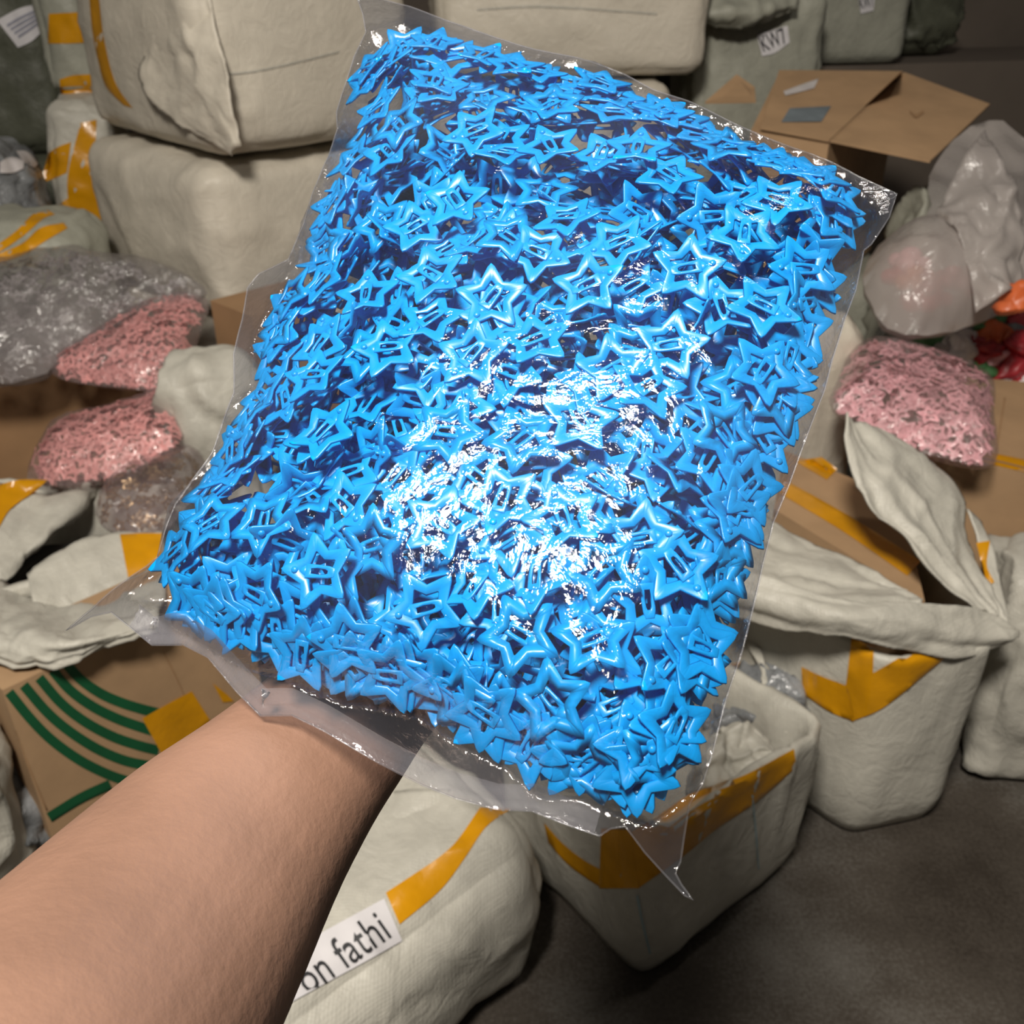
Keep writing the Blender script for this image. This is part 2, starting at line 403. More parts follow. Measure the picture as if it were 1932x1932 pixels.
class Pillow:
    """filled bag: traced outline on a plane, front and back films bulging around the contents"""
    def __init__(s, outline, content, invd, bf, bb, dm, step, seed=0, wr=.0012, ws=.03, lump=.006, ls=.09, flap=.004, gap=.0022, curl=0):
        s.curl = curl; s.m_px = 1 / invd(*outline[0]) / F
        s.gap = gap
        s.outline, s.content, s.invd, s.bf, s.bb, s.dm, s.seed = outline, content, invd, bf, bb, dm, seed
        s.wr, s.ws, s.lump, s.ls, s.flap, s.step = wr, ws, lump, ls, flap, step
        s.pl = outline_plane(invd)
        cx = sum(p[0] for p in outline) / len(outline); cy = sum(p[1] for p in outline) / len(outline)
        a, b, c = s.pl(cx, cy), s.pl(cx + 50, cy), s.pl(cx, cy + 50)
        n = (b - a).cross(c - a).normalized()
        s.n = n if n.dot(CAM - a) > 0 else -n
        s.e1 = (b - a).normalized(); s.e2 = s.n.cross(s.e1); s.cen = a
    def prof(s, P):
        d = poly_dist(P, s.content)
        t = np.clip(d / s.dm, 0, 1); return (.35 * np.sqrt(np.clip(1 - (1 - t) ** 2, 0, 1)) + .65 * np.sin(np.pi / 2 * t ** .85)), d
    def hts(s, P):
        pr, d = s.prof(P); so = Vector((s.seed * 4.7, s.seed * 2.1, s.seed * 9.3)); hf = []; hb = []
        for (x, y), f, dd in zip(P, pr, d):
            w = s.pl(x, y); q = w + so
            fl = s.flap * (1 - f) * noise.noise(q / .06) + s.curl * min(0, dd) * s.m_px
            loose = 1.15 - .5 * f
            wr = s.wr * loose * (ridge(q, 1 / s.ws) + .5 * ridge(q * 1.1 + Vector((7, 1, 2)), 2.3 / s.ws))
            lm = s.lump * noise.noise(q / s.ls)
            g0 = s.gap * (1 if dd > -6 else .35); hf.append(g0 + fl + f * (s.bf + lm) + wr * (.35 + f) * 1)
            hb.append(-g0 + fl - f * (s.bb + lm * .6) + wr * (.35 - .9 * f))
        return hf, hb
    def grid(s, g=11):
        X = np.array(s.outline, float); s.g = g; s.x0, s.y0 = X.min(0) - 3 * g; x1, y1 = X.max(0) + 3 * g
        s.nx, s.ny = int((x1 - s.x0) / g) + 2, int((y1 - s.y0) / g) + 2
        P = np.array([(s.x0 + i * g, s.y0 + j * g) for j in range(s.ny) for i in range(s.nx)])
        hf, hb = s.hts(P); s.HF = np.array(hf).reshape(s.ny, s.nx); s.HB = np.array(hb).reshape(s.ny, s.nx)
        out = poly_dist(P, s.outline).reshape(s.ny, s.nx) < 0; s.HF[out] = -.02; s.HB[out] = .02
    def look(s, x, y):
        u = min(max((x - s.x0) / s.g, 0), s.nx - 1.001); v = min(max((y - s.y0) / s.g, 0), s.ny - 1.001); i, j = int(u), int(v); a, b = u - i, v - j
        f = lambda H: (H[j, i] * (1 - a) + H[j, i + 1] * a) * (1 - b) + (H[j + 1, i] * (1 - a) + H[j + 1, i + 1] * a) * b
        return f(s.HF), f(s.HB)
    def to_px(s, p):
        h = (p - s.cen).dot(s.n); q = p - s.n * h - CAM; fw = q.y * ct - q.z * st; up = q.y * st + q.z * ct
        return 966 + F * q.x / fw, 966 - F * up / fw, h
    def front(s, x, y):
        hf, hb = s.hts(np.array([[x, y]], float)); return hf[0], hb[0]
    def build(s):
        bd = resample(s.outline, s.step)
        X = np.array([tuple(p) for p in s.outline], float); x0, y0 = X.min(0); x1, y1 = X.max(0)
        rr = random.Random(s.seed + 5)
        g = []
        yy = y0; row = 0
        while yy < y1:
            xx = x0 + (s.step / 2 if row % 2 else 0)
            while xx < x1:
                g.append((xx + rr.uniform(-.15, .15) * s.step, yy + rr.uniform(-.15, .15) * s.step)); xx += s.step
            yy += s.step * .87; row += 1
        g = np.array(g); g = g[poly_dist(g, [tuple(p) for p in bd]) > s.step * .55]
        nb = len(bd)
        co = [Vector((p.x, p.y)) for p in bd] + [Vector(map(float, p)) for p in g]
        vo, eo, fo, *_ = geometry.delaunay_2d_cdt(co, [], [list(range(nb))], 1, 1e-4, False)
        P = np.array([tuple(v) for v in vo]); hf, hb = s.hts(P)
        cent = np.array([P[list(f)].mean(0) for f in fo]); keep = poly_dist(cent, [tuple(p) for p in bd]) > -.2
        fo = [f for f, k in zip(fo, keep) if k]
        on = poly_dist(P, [tuple(p) for p in bd]) < s.step * .12
        V = []; n = len(P)
        base = [s.pl(x, y) for x, y in P]
        for i in range(n): V.append(base[i] + s.n * (hf[i] if not on[i] else (hf[i] + hb[i]) / 2 + .0003))
        for i in range(n): V.append(base[i] + s.n * (hb[i] if not on[i] else (hf[i] + hb[i]) / 2 - .0003))
        Fc = []
        for f in fo:
            f = list(f); a, b, c = (V[k] for k in f[:3])
            if (b - a).cross(c - a).dot(s.n) < 0: f = f[::-1]
            Fc.append(f); Fc.append([k + n for k in f[::-1]])
        s.edge = [base[i] + s.n * ((hf[i] + hb[i]) / 2) for i in range(n)]
        s.P = P
        return V, Fc
def tube_vf(path, rad, k=5, closed=False):
    V = []; Fc = []; n = len(path)
    rads = rad if isinstance(rad, (list, tuple)) else [rad] * n
    for i, p in enumerate(path):
        a = path[i - 1] if (i > 0 or closed) else p; b = path[(i + 1) % n] if (i < n - 1 or closed) else p
        t = (b - a); t = t.normalized() if t.length > 1e-9 else Vector((0, 1, 0))
        u = t.cross(Vector((.3, .5, .81))).normalized(); v = t.cross(u)
        for j in range(k): an = 2 * math.pi * j / k; V.append(p + (u * math.cos(an) + v * math.sin(an)) * rads[i])
    for i in range(n if closed else n - 1):
        for j in range(k):
            a = i * k + j; b = i * k + (j + 1) % k; c = ((i + 1) % n) * k
            Fc.append([a, b, c + (j + 1) % k, c + j])
    if not closed: Fc.append(list(range(k - 1, -1, -1))); Fc.append([(n - 1) * k + j for j in range(k)])
    return V, Fc
def text_vf(txt, size=1.0):
    cu = bpy.data.curves.new('t', 'FONT'); cu.body = txt; cu.size = size; cu.extrude = .004 * size; cu.align_x = 'CENTER'; cu.align_y = 'CENTER'; cu.resolution_u = 3
    o = bpy.data.objects.new('t', cu); COL.objects.link(o)
    bpy.context.view_layer.update()
    dg = bpy.context.evaluated_depsgraph_get(); me = bpy.data.meshes.new_from_object(o.evaluated_get(dg))
    V = [v.co.copy() for v in me.vertices]; Fc = [list(p.vertices) for p in me.polygons]
    bpy.data.objects.remove(o); bpy.data.curves.remove(cu); bpy.data.meshes.remove(me)
    return V, Fc
def text_on(name, txt, tree, px0, px1, height_px, mat, parent, off=.0045, stretch=1):
    """lettering printed on a surface: baseline centre line from px0 to px1"""
    V, Fc = text_vf(txt)
    xs = [v.x for v in V]; ys = [v.y for v in V]; w = max(xs) - min(xs); hh = max(ys) - min(ys); y0 = (max(ys) + min(ys)) / 2; x0 = min(xs)
    a = Vector((*px0, 0)); b = Vector((*px1, 0)); ax = b - a; up = Vector((ax.y, -ax.x, 0)).normalized() * height_px
    out = []
    for v in V:
        q = a + ax * ((v.x - x0) / w) + up * ((v.y - y0) / hh)
        dn = ray(q.x, q.y).normalized(); hit = tree.ray_cast(CAM, dn, 6)
        D = hit[3] if hit[0] is not None else (tree.find_nearest(CAM + dn * 2)[0] - CAM).length
        out.append(CAM + dn * (D - off - v.z * .02))
    return part(name, out, Fc, mat, parent, smooth=False)

# ------------------------------------------------------------------ the setting
def struct(name, V, Fc, mat):
    o = part(name, V, Fc, mat, smooth=False); o['kind'] = 'structure'; return o
fl = struct('floor', [(-4, -1.5, 0), (4, -1.5, 0), (4, 5.2, 0), (-4, 5.2, 0), (-4, -1.5, -.1), (4, -1.5, -.1), (4, 5.2, -.1), (-4, 5.2, -.1)],
            [[0, 1, 2, 3], [7, 6, 5, 4], [0, 4, 5, 1], [1, 5, 6, 2], [2, 6, 7, 3], [3, 7, 4, 0]], M['floor'])
tag(fl, 'dark worn concrete floor between the sacks')
wb = struct('wall_back', *hard_box((0, 5.3, 0), (8, .2, 3.2)), M['wall'])
tag(wb, 'plain dark brown back wall behind the sacks')

# ------------------------------------------------------------------ the blue bag of clips
OUT = [(672, -8), (720, -5), (770, 10), (840, 40), (930, 75), (1010, 100), (1090, 115), (1180, 140), (1230, 165), (1300, 190), (1400, 235), (1500, 275),
       (1570, 300), (1620, 325), (1695, 352), (1680, 400), (1645, 455), (1630, 470), (1615, 545), (1595, 600), (1570, 680), (1555, 740), (1520, 830),
       (1490, 910), (1460, 980), (1440, 1060), (1420, 1150), (1400, 1230), (1370, 1320), (1345, 1420), (1325, 1480), (1300, 1515), (1290, 1570), (1282, 1620),
       (1272, 1642), (1284, 1664), (1306, 1692), (1290, 1684), (1255, 1648), (1215, 1605), (1178, 1556), (1150, 1560), (1128, 1573), (1060, 1550), (1000, 1527),
       (930, 1522), (850, 1500), (790, 1476), (700, 1430), (600, 1372), (545, 1346), (484, 1346), (440, 1300), (392, 1240), (345, 1216), (282, 1214), (243, 1182),
       (205, 1152), (160, 1156), (100, 1176), (160, 1142), (238, 1086), (296, 1052), (310, 1000), (330, 950), (370, 890), (400, 850), (425, 790), (440, 740),
       (435, 660), (450, 590), (458, 530), (480, 505), (540, 482), (570, 420), (590, 360), (620, 290), (635, 240), (632, 205), (645, 160), (665, 100), (690, 60), (684, 25)]
CON = [(700, 62), (780, 46), (860, 78), (960, 108), (1040, 128), (1130, 130), (1230, 182), (1380, 240), (1500, 290), (1590, 330), (1655, 395), (1628, 460),
       (1600, 560), (1575, 650), (1545, 730), (1505, 850), (1460, 950), (1440, 1020), (1425, 1100), (1395, 1200), (1355, 1330), (1310, 1480), (1225, 1550),
       (1150, 1525), (1100, 1500), (1020, 1500), (960, 1445), (860, 1395), (790, 1345), (700, 1325), (640, 1318), (540, 1280), (480, 1262), (410, 1225),
       (330, 1175), (245, 1130), (300, 1080), (320, 960), (405, 875), (430, 790), (480, 740), (480, 640), (520, 560), (560, 490), (565, 430), (605, 350), (638, 250), (655, 170), (685, 95)]
bag = Pillow(OUT, CON, lambda x, y: 2.273 + (.00064) * (y - 780) + .00028 * (x - 930), (.034), .034, 400, 8.5, seed=3, wr=.0007, ws=.026, lump=.004, ls=.075, flap=.005, curl=.2)
BV, BF = bag.build(); bag.grid()
bt = thing('clear_plastic_bag', 'large clear plastic bag packed with blue star hair clips, held up in front', 'bag', bag.cen)
part('bag_film', BV, BF, M['film'], bt)
# sealed rim that runs round the bag
rim = resample(OUT, 12)
RP = np.array([tuple(p) for p in rim]); hf, hb = bag.hts(RP)
path = [bag.pl(*p) + bag.n * ((a + b) / 2) for p, a, b in zip(RP, hf, hb)]
part('sealed_rim', *tube_vf(path, .00045, 5, True), M['film_edge'], bt, label='thin pale sealed edge of the bag')
# welded hem band along the lower edge
def hem(name, pts, width):
    q = resample(pts, 10, False); P = np.array([tuple(p) for p in q]); V = []; Fc = []
    nrm = []
    for i in range(len(P)):
        t = P[min(i + 1, len(P) - 1)] - P[max(i - 1, 0)]; t = t / np.hypot(*t); nrm.append(np.array([t[1], -t[0]]))
    K = 5
    for i in range(len(P)):
        for k in range(K + 1):
            x, y = P[i] + nrm[i] * (width * k / K + 2); a, b = bag.front(x, y)
            V.append(bag.pl(x, y) + bag.n * (a + .0006 + .0005 * math.sin(k * 2.6)))
    W = K + 1; n = len(V); V = V + [v - bag.n * .0003 for v in V]
    for i in range(len(P) - 1):
        for k in range(K): a = i * W + k; Fc.append([a, a + W, a + W + 1, a + 1]); Fc.append([a + n + 1, a + W + 1 + n, a + W + n, a + n])
    part(name, V, Fc, M['film_edge'], bt, label='cloudy welded hem of the bag')
hem('welded_hem', [(243, 1184), (282, 1216), (345, 1218), (392, 1242), (440, 1302), (484, 1348), (545, 1348), (600, 1374), (700, 1432), (790, 1478), (850, 1502), (930, 1524), (1000, 1529), (1060, 1552), (1128, 1575)], 46)

# one clip: star frame with a filled tip, slotted tongue, rivet
def ring_vf(outer, inner, th, bev, zoff=0, bow=0):
    n = len(outer); V = []
    for (ox, oy), (ix, iy) in zip(outer, inner):
        dx, dy = ix - ox, iy - oy; l = max(1e-9, math.hypot(dx, dy)); bx, by = dx / l * min(bev, l * .4), dy / l * min(bev, l * .4)
        for x, y, z in ((ox, oy, -th / 2), (ox + bx * .25, oy + by * .25, th * .25), (ox + bx, oy + by, th / 2), (ix - bx, iy - by, th / 2), (ix, iy, -th / 2)):
            V.append((x, y, z + zoff + bow * x * x))
    Fc = []
    for i in range(n):
        j = (i + 1) % n
        for k in range(5): Fc.append([i * 5 + k, j * 5 + k, j * 5 + (k + 1) % 5, i * 5 + (k + 1) % 5])
    return V, Fc
def star_pts(Rt, rn, rnd, n=3):
    pts = []
    for k in range(5):
        a = 2 * math.pi * k / 5; tip = Vector((math.cos(a), math.sin(a))) * Rt
        b0 = Vector((math.cos(a - math.pi / 5), math.sin(a - math.pi / 5))) * rn; b1 = Vector((math.cos(a + math.pi / 5), math.sin(a + math.pi / 5))) * rn
        d0 = (b0 - tip).normalized(); d1 = (b1 - tip).normalized()
        for q in range(n):
            t = q / (n - 1); pts.append(tuple((1 - t) ** 2 * (tip + d0 * rnd) + 2 * t * (1 - t) * tip + t * t * (tip + d1 * rnd)))
        pts.append(tuple(b1))
    return pts
RT, RN, BOW = .0184, .0094, 7.0
o_star = star_pts(RT, RN, .0036); i_star = star_pts(RT - .0100, RN - .0045, .0006)
fV, fF = ring_vf(o_star, i_star, .0010, .0007, bow=BOW)
b = len(fV)                                                     # filled rivet tip
tri = [(RT - .0084, 0), (.0052, .0040), (.0038, 0), (.0052, -.0040)]
for z in (.0004, -.0004): fV += [(x, y, z + BOW * x * x) for x, y in tri]
fF += [[b, b + 1, b + 2, b + 3], [b + 7, b + 6, b + 5, b + 4]] + [[b + i, b + 4 + i, b + 4 + (i + 1) % 4, b + (i + 1) % 4] for i in range(4)]
to = [(.0058, .0030), (.0, .0028), (-.005, .0025), (-.0078, .0018), (-.0078, -.0018), (-.005, -.0025), (.0, -.0028), (.0058, -.0030)]
ti = [(.0030, .0009), (.0, .0010), (-.003, .0009), (-.0042, .0005), (-.0042, -.0005), (-.003, -.0009), (.0, -.0010), (.0030, -.0009)]
tV, tF = ring_vf(to, ti, .0008, .0005, .0009, bow=-2)
rV, rF = [], []
for i, (rr, z) in enumerate(((.0016, .0004), (.0014, .0012), (.0007, .0016))):
    for k in range(8): an = k * math.pi / 4; rV.append((RT - .0078 + rr * math.cos(an), rr * math.sin(an), z + BOW * (RT - .0078) ** 2))
for i in range(2):
    for k in range(8): rF.append([i * 8 + k, i * 8 + (k + 1) % 8, i * 8 + 8 + (k + 1) % 8, i * 8 + 8 + k])
rF.append([16 + k for k in range(8)])
FM = mesh('star_frame', fV, fF); TM = mesh('tongue', tV, tF); RM = mesh('rivet', rV, rF)
for m_ in (FM, TM, RM): m_.materials.append(M['blue'])
# joined light clip for the uncountable rest
LV = fV + tV; LF = fF + [[k + len(fV) for k in f] for f in tF]

def scatter(B, layers, mind, seed, tries, scale=1.0, margin=.0009):
    """resting places for flat star pieces inside a filled bag, layer by layer behind the front film; each fits between the films"""
    if not hasattr(B, 'HF'): B.grid()
    rr = random.Random(seed); X = np.array(B.content, float); x0, y0 = X.min(0); x1, y1 = X.max(0); out = []
    tips = [Vector((math.cos(k * 2 * math.pi / 5), math.sin(k * 2 * math.pi / 5), 0)) * RT * scale for k in range(5)]
    tips += [-t * .52 for t in tips] + [Vector((0, 0, .0012))]
    for (dep, sd, md) in layers:
        pts = []
        cand = np.array([(rr.uniform(x0, x1), rr.uniform(y0, y1)) for _ in range(tries)])
        dd = poly_dist(cand, B.content)
        for (x, y), d in zip(cand, dd):
            if d < mind: continue
            if any((x - a) ** 2 + (y - c) ** 2 < md * md for a, c in pts): continue
            e = 16; h0 = B.look(x, y)[0]; hx = B.look(x + e, y)[0] - B.look(x - e, y)[0]; hy = B.look(x, y + e)[0] - B.look(x, y - e)[0]
            u = B.pl(x + e, y) - B.pl(x - e, y) + B.n * hx; v = B.pl(x, y + e) - B.pl(x, y - e) + B.n * hy
            nl = u.cross(v).normalized(); nl = -nl if nl.dot(B.n) < 0 else nl
            if nl.dot(B.n) < .55: nl = (nl + B.n * .4).normalized()
            base = B.pl(x, y); edge = rr.random() < .14
            for k in range(9):
                tilt = R(rr.uniform(45, 80)) if edge and k < 4 else abs(rr.gauss(0, 1)) * R(sd) * (1 - k / 10)
                ax = Quaternion(nl, rr.uniform(0, 2 * math.pi)) @ nl.orthogonal().normalized()
                q = Quaternion(ax, min(tilt, R(84))) @ Vector((0, 0, 1)).rotation_difference(nl) @ Quaternion((0, 0, 1), rr.uniform(0, 2 * math.pi))
                if rr.random() < .25: q = q @ Quaternion((1, 0, 0), math.pi)
                zt, zb = 1, -1
                for t in tips:
                    o = q @ t; off = o.dot(B.n); a, c, _ = B.to_px(base + o); f, bk = B.look(a, c)
                    zt = min(zt, f - off - margin); zb = max(zb, bk - off + margin)
                if zt >= zb:
                    z = max(zb, zt - dep); out.append((base + B.n * z, q)); pts.append((x, y)); break
    return out
spots = scatter(bag, [(0, 11, 102), (.004, 19, 98), (.009, 28, 92), (.014, 32, 88)], 12, 11, 5000)
single, rest0 = spots[:300], spots[300:]
for s in single:
    loc, q = s
    t = bpy.data.objects.new('star_hair_clip', None); COL.objects.link(t); t.empty_display_size = .01
    t.location = loc; t.rotation_mode = 'QUATERNION'; t.rotation_quaternion = q
    tag(t, 'glossy bright blue star snap hair clip showing at the front of the clear bag', 'hair clip', 'blue star clips in the held bag')
    for nm, md in (('star_frame', FM), ('tongue', TM), ('rivet', RM)):
        c = bpy.data.objects.new(nm, md); COL.objects.link(c); c.parent = t
rest = rest0 + scatter(bag, [(.019, 32, 80), (.025, 33, 76), (.029, 33, 78), (.039, 33, 80), (.050, 30, 82)], 12, 23, 3500)
def pile(name, B, spots, LV, LF, rad, mat, label, cat, scale=1.0):
    A = np.array(LV) * scale; V = []; Fc = []; 
    for s in spots:
        loc, q = s
        m3 = np.array(q.to_matrix()); o = len(V); V += list(map(tuple, A @ m3.T + np.array(loc))); Fc += [[k + o for k in f] for f in LF]
    o = part(name, V, Fc, mat); return tag(o, label, cat, kind='stuff')
pile('star_hair_clips_inside', bag, rest, LV, LF, RT, M['blue'], 'mass of blue star hair clips deeper inside the clear bag', 'hair clips')

# ------------------------------------------------------------------ the person: forearm and hand under the bag
def loft(rings, k=28, cap=True):
    V = []; Fc = []
    for i, (c, w, t) in enumerate(rings):
        a = rings[max(0, i - 1)][0]; b = rings[min(len(rings) - 1, i + 1)][0]
        d = (b - a).normalized(); v = (CAM - c).normalized(); v = (v - d * v.dot(d)).normalized(); u = d.cross(v)
        for j in range(k):
            an = 2 * math.pi * j / k
            V.append(c + u * (w * math.cos(an)) + v * (t * math.sin(an)))
    n = len(rings)
    for i in range(n - 1):
        for j in range(k): Fc.append([i * k + j, i * k + (j + 1) % k, (i + 1) * k + (j + 1) % k, (i + 1) * k + j])
    if cap: Fc.append(list(range(k - 1, -1, -1))); Fc.append([(n - 1) * k + j for j in range(k)])
    return V, Fc
def curve_rings(pts, n):
    A = [pd(x, y, d) for x, y, d, w, t in pts]; B = [Vector((w, t, 0)) for x, y, d, w, t in pts]
    return [(catmull(A, i / n), *catmull(B, i / n)[:2]) for i in range(n + 1)]
arm_pts = [(-250, 2465, 0.226, 0.0510, 0.0430), (-120, 2300, 0.254, 0.0530, 0.0450), (50, 2090, 0.289, 0.0551, 0.0470), (218, 1880, 0.335, 0.0566, 0.0480), (395, 1650, 0.386, 0.0510, 0.0420), (540, 1478, 0.425, 0.0422, 0.0340),
           (640, 1368, 0.448, 0.0376, 0.0280), (705, 1290, 0.462, 0.0361, 0.0200), (775, 1195, 0.477, 0.0422, 0.0160), (845, 1085, 0.490, 0.0443, 0.0145), (895, 1005, 0.499, 0.0422, 0.0120), (915, 970, 0.502, 0.0371, 0.0090)]
body = [loft(curve_rings(arm_pts, 60))]
ax = Vector((.42, -.9, 0)).normalized(); pr_ = Vector((.9, .42, 0)).normalized()
for off, ln, sp, rad in ((-130, 290, -.16, .0092), (-45, 350, -.04, .0097), (42, 330, .07, .0093), (122, 255, .19, .0082)):
    b0 = Vector((893, 1015, 0)) + pr_ * off * .9; dr = (ax + pr_ * sp).normalized()
    if off > 100: b0 -= ax * 28
    pts = []
    for f, dz, rs in ((-.12, .493, 1.05), (.15, .498, 1.0), (.45, .510, .98), (.52, .511, .99), (.78, .508, .88), (.83, .5075, .89), (.97, .504, .78), (1.02, .5035, .5)):
        p = b0 + dr * ln * f; pts.append((p.x, p.y, dz, rad * rs, rad * rs * .95))
    body.append(loft(curve_rings(pts, 26), 16))
th = [(735, 1265, .468, .015, .013), (668, 1195, .472, .0145, .013), (612, 1110, .478, .0115, .0115), (590, 1050, .482, .0112, .011), (572, 985, .483, .0095, .0095), (564, 948, .483, .006, .006)]
body.append(loft(curve_rings(th, 24), 16))
V = []; Fc = []
for v, f in body: o = len(V); V += v; Fc += [[k + o for k in q] for q in f]
tmp = bpy.data.objects.new('tmp', mesh('tmp', V, Fc)); COL.objects.link(tmp)
bm = bmesh.new(); bm.from_mesh(tmp.data); bmesh.ops.recalc_face_normals(bm, faces=bm.faces); bm.to_mesh(tmp.data); bm.free()
md = tmp.modifiers.new('r', 'REMESH'); md.mode = 'VOXEL'; md.voxel_size = .0026
md = tmp.modifiers.new('s', 'SMOOTH'); md.factor = .5; md.iterations = 6
bpy.context.view_layer.update()
me = bpy.data.meshes.new_from_object(tmp.evaluated_get(bpy.context.evaluated_depsgraph_get()))
V = [v.co.copy() for v in me.vertices]; Fc = [list(p.vertices) for p in me.polygons]
bpy.data.objects.remove(tmp); bpy.data.meshes.remove(me)
# faint tendons and muscle relief
V = [v + (v - pd(400, 1650, .37)).normalized() * (.0012 * noise.noise(v * 22)) for v in V]
person = part('person', V, Fc, M['skin'])
tag(person, 'bare forearm and hand reaching up under the bag from the lower left', 'person')
slv = [(-260, 2480, .220, .060, .053), (-150, 2340, .245, .060, .053), (-80, 2250, .26, .060, .053), (-50, 2213, .265, .0595, .0525)]
sv, sf = loft(curve_rings(slv, 20), 40, cap=False)
n0 = len(sv); cs = [r[0] for r in curve_rings(slv, 20)]
sv += [p + (cs[i // 40] - p) * .05 for i, p in enumerate(list(sv))]
sf += [[k + n0 for k in q[::-1]] for q in sf]
sf += [[20 * 40 + j, 20 * 40 + (j + 1) % 40, n0 + 20 * 40 + (j + 1) % 40, n0 + 20 * 40 + j] for j in range(40)]
part('sleeve', sv, sf, M['sleeve'], person, label='black sleeve cuff')

# ------------------------------------------------------------------ closed bales and sacks
def sack(name, label, cat, c, dims, rot, mat, group=None, **kw):
    t = thing(name, label, cat, c, group)
    V, Fc = rbox_vf(c, dims, rot, **kw)
    part('body', V, Fc, M[mat], t)
    return t, bvh(V, Fc)
a47 = R(47)
# front sack with the paper label
tF_, bF_ = sack('woven_sack', 'white woven sack with a printed name label and yellow tape beside the forearm', 'sack', (-.305, .965, 0), (.62, .40, .30), R(43), 'sack',
                seed=1, r=.075, bulge=.03, amp=.012, crease=.010, cs=6, n=40)
decal('tape_strip', bF_, [(906, 1523), (862, 1586), (826, 1619), (783, 1648), (728, 1684)], [(964, 1526), (917, 1560), (876, 1620), (830, 1680), (754, 1744)], M['tape'], tF_, label='yellow packing tape')
lb = decal('paper_label', bF_, [(725, 1695), (655, 1733), (585, 1771), (500, 1817)], [(759, 1775), (690, 1814), (620, 1852), (540, 1896)], M['paper'], tF_, label='white paper label with black lettering', off=.004)
text_on('lettering', 'on fathi', LAST, (565, 1852), (722, 1742), 62, M['ink'], lb, off=.004)
cl = rows_py([[(700, 1500, 1.12), (640, 1600, 1.03), (560, 1720, .95), (480, 1820, .88)], [(770, 1490, 1.10), (720, 1580, 1.02), (640, 1690, .945), (560, 1800, .88)], [(850, 1490, 1.10), (800, 1590, 1.02), (730, 1680, .95), (640, 1770, .89)]])
part('fold', *cloth_vf(cl, 30, 20, .004, .008, 10, 4), M['sack'], tF_, label='folded-over fabric along the top')

# cream bales stacked on the left
sack('cream_bale', 'cream woven bale on the floor, lowest of the left stack', 'bale', (-.80, 3.02, 0), (.62, .66, .53), a47, 'bale', seed=2, r=.06)
tB, bB = sack('cream_bale', 'cream woven bale in the middle of the left stack, over the clear bags', 'bale', (-.802, 3.00, .555), (.60, .66, .405), a47, 'bale', seed=3, r=.055, bulge=.03, amp=.008, crease=.008, cs=5, n=34)
tA, bA = sack('cream_bale', 'cream woven bale on top of the left stack with a gathered corner', 'bale', (-.75, 3.02, .985), (.62, .72, .56), R(43), 'bale', seed=4, r=.06, bulge=.03, amp=.008, crease=.008, cs=5, n=34)
g = rows_py([[(300, 10, 2.74), (268, 110, 2.72), (272, 170, 2.70), (330, 230, 2.62), (440, 292, 2.50)],
             [(340, 0, 2.66), (300, 80, 2.66), (322, 150, 2.62), (370, 215, 2.56), (440, 285, 2.49)],
             [(372, -5, 2.60), (350, 60, 2.58), (376, 120, 2.55), (400, 200, 2.51), (446, 278, 2.48)],
             [(400, -5, 2.57), (405, 60, 2.53), (425, 130, 2.49), (436, 200, 2.48), (456, 276, 2.48)]])
part('gathered_corner', *cloth_vf(g, 34, 26, .004, .012, 9, 2), M['bale'], tA, label='gathered fabric folded round the corner')
def seam(name, tree, pts, wd, mat, parent):
    e1 = [(x + wd[0], y + wd[1]) for x, y in pts]
    return decal(name, tree, pts, e1, mat, parent, 20, 2, .003)
seam('seam', bA, [(400, 140), (480, 132), (560, 115), (640, 95)], (0, 4), M['sack_in'], tA)
# taped bales behind them
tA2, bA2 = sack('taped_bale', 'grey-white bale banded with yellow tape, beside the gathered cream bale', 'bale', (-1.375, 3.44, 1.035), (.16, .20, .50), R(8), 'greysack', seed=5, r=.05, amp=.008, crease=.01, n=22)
decal('tape_strip', bA, [(168, -5), (174, 60), (186, 120), (200, 165), (232, 198)], [(186, -5), (194, 60), (206, 120), (222, 165), (250, 204)], M['tape'], tA, 24, 3, .004)
decal('tape_strip', bA2, [(92, 26), (130, 24), (165, 22)], [(90, 82), (130, 82), (172, 80)], M['tape'], tA2)
decal('tape_strip', bA2, [(112, 150), (140, 142), (185, 140)], [(116, 186), (150, 190), (205, 196)], M['tape'], tA2)
tB2, bB2 = sack('taped_bale', 'white bale with crossed yellow tape, beside the middle cream bale', 'bale', (-1.365, 3.32, .535), (.19, .22, .49), R(10), 'sack', seed=6, r=.04, amp=.010, crease=.012, n=24, tilt=(0, R(6)))
decal('tape_strip', bB2, [(152, 232), (128, 330), (134, 400), (170, 486)], [(182, 226), (180, 330), (192, 410), (212, 488)], M['tape'], tB2)
decal('tape_strip', bB2, [(92, 288), (112, 276), (134, 268)], [(76, 346), (104, 336), (126, 326)], M['tape'], tB2)
decal('tape_strip', bB2, [(96, 400), (122, 378), (134, 372)], [(110, 408), (150, 424), (176, 450)], M['tape'], tB2)
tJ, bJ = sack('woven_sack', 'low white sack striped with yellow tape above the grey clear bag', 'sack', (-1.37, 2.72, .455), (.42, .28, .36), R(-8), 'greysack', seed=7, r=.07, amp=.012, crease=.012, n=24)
decal('tape_strip', bJ, [(-20, 472), (30, 436), (62, 404), (90, 396)], [(-20, 488), (40, 448), (80, 414), (104, 404)], M['tape'], tJ)
decal('tape_strip', bJ, [(-20, 486), (40, 460), (76, 430), (120, 420)], [(-20, 500), (40, 482), (90, 452), (128, 430)], M['tape'], tJ)
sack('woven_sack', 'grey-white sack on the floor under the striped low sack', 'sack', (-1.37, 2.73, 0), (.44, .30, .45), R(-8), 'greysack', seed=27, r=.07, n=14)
sack('taped_bale', 'plain bale on the floor under the crossed-tape bale', 'bale', (-1.375, 3.32, 0), (.20, .24, .53), R(10), 'greysack', seed=28, r=.05, n=14)
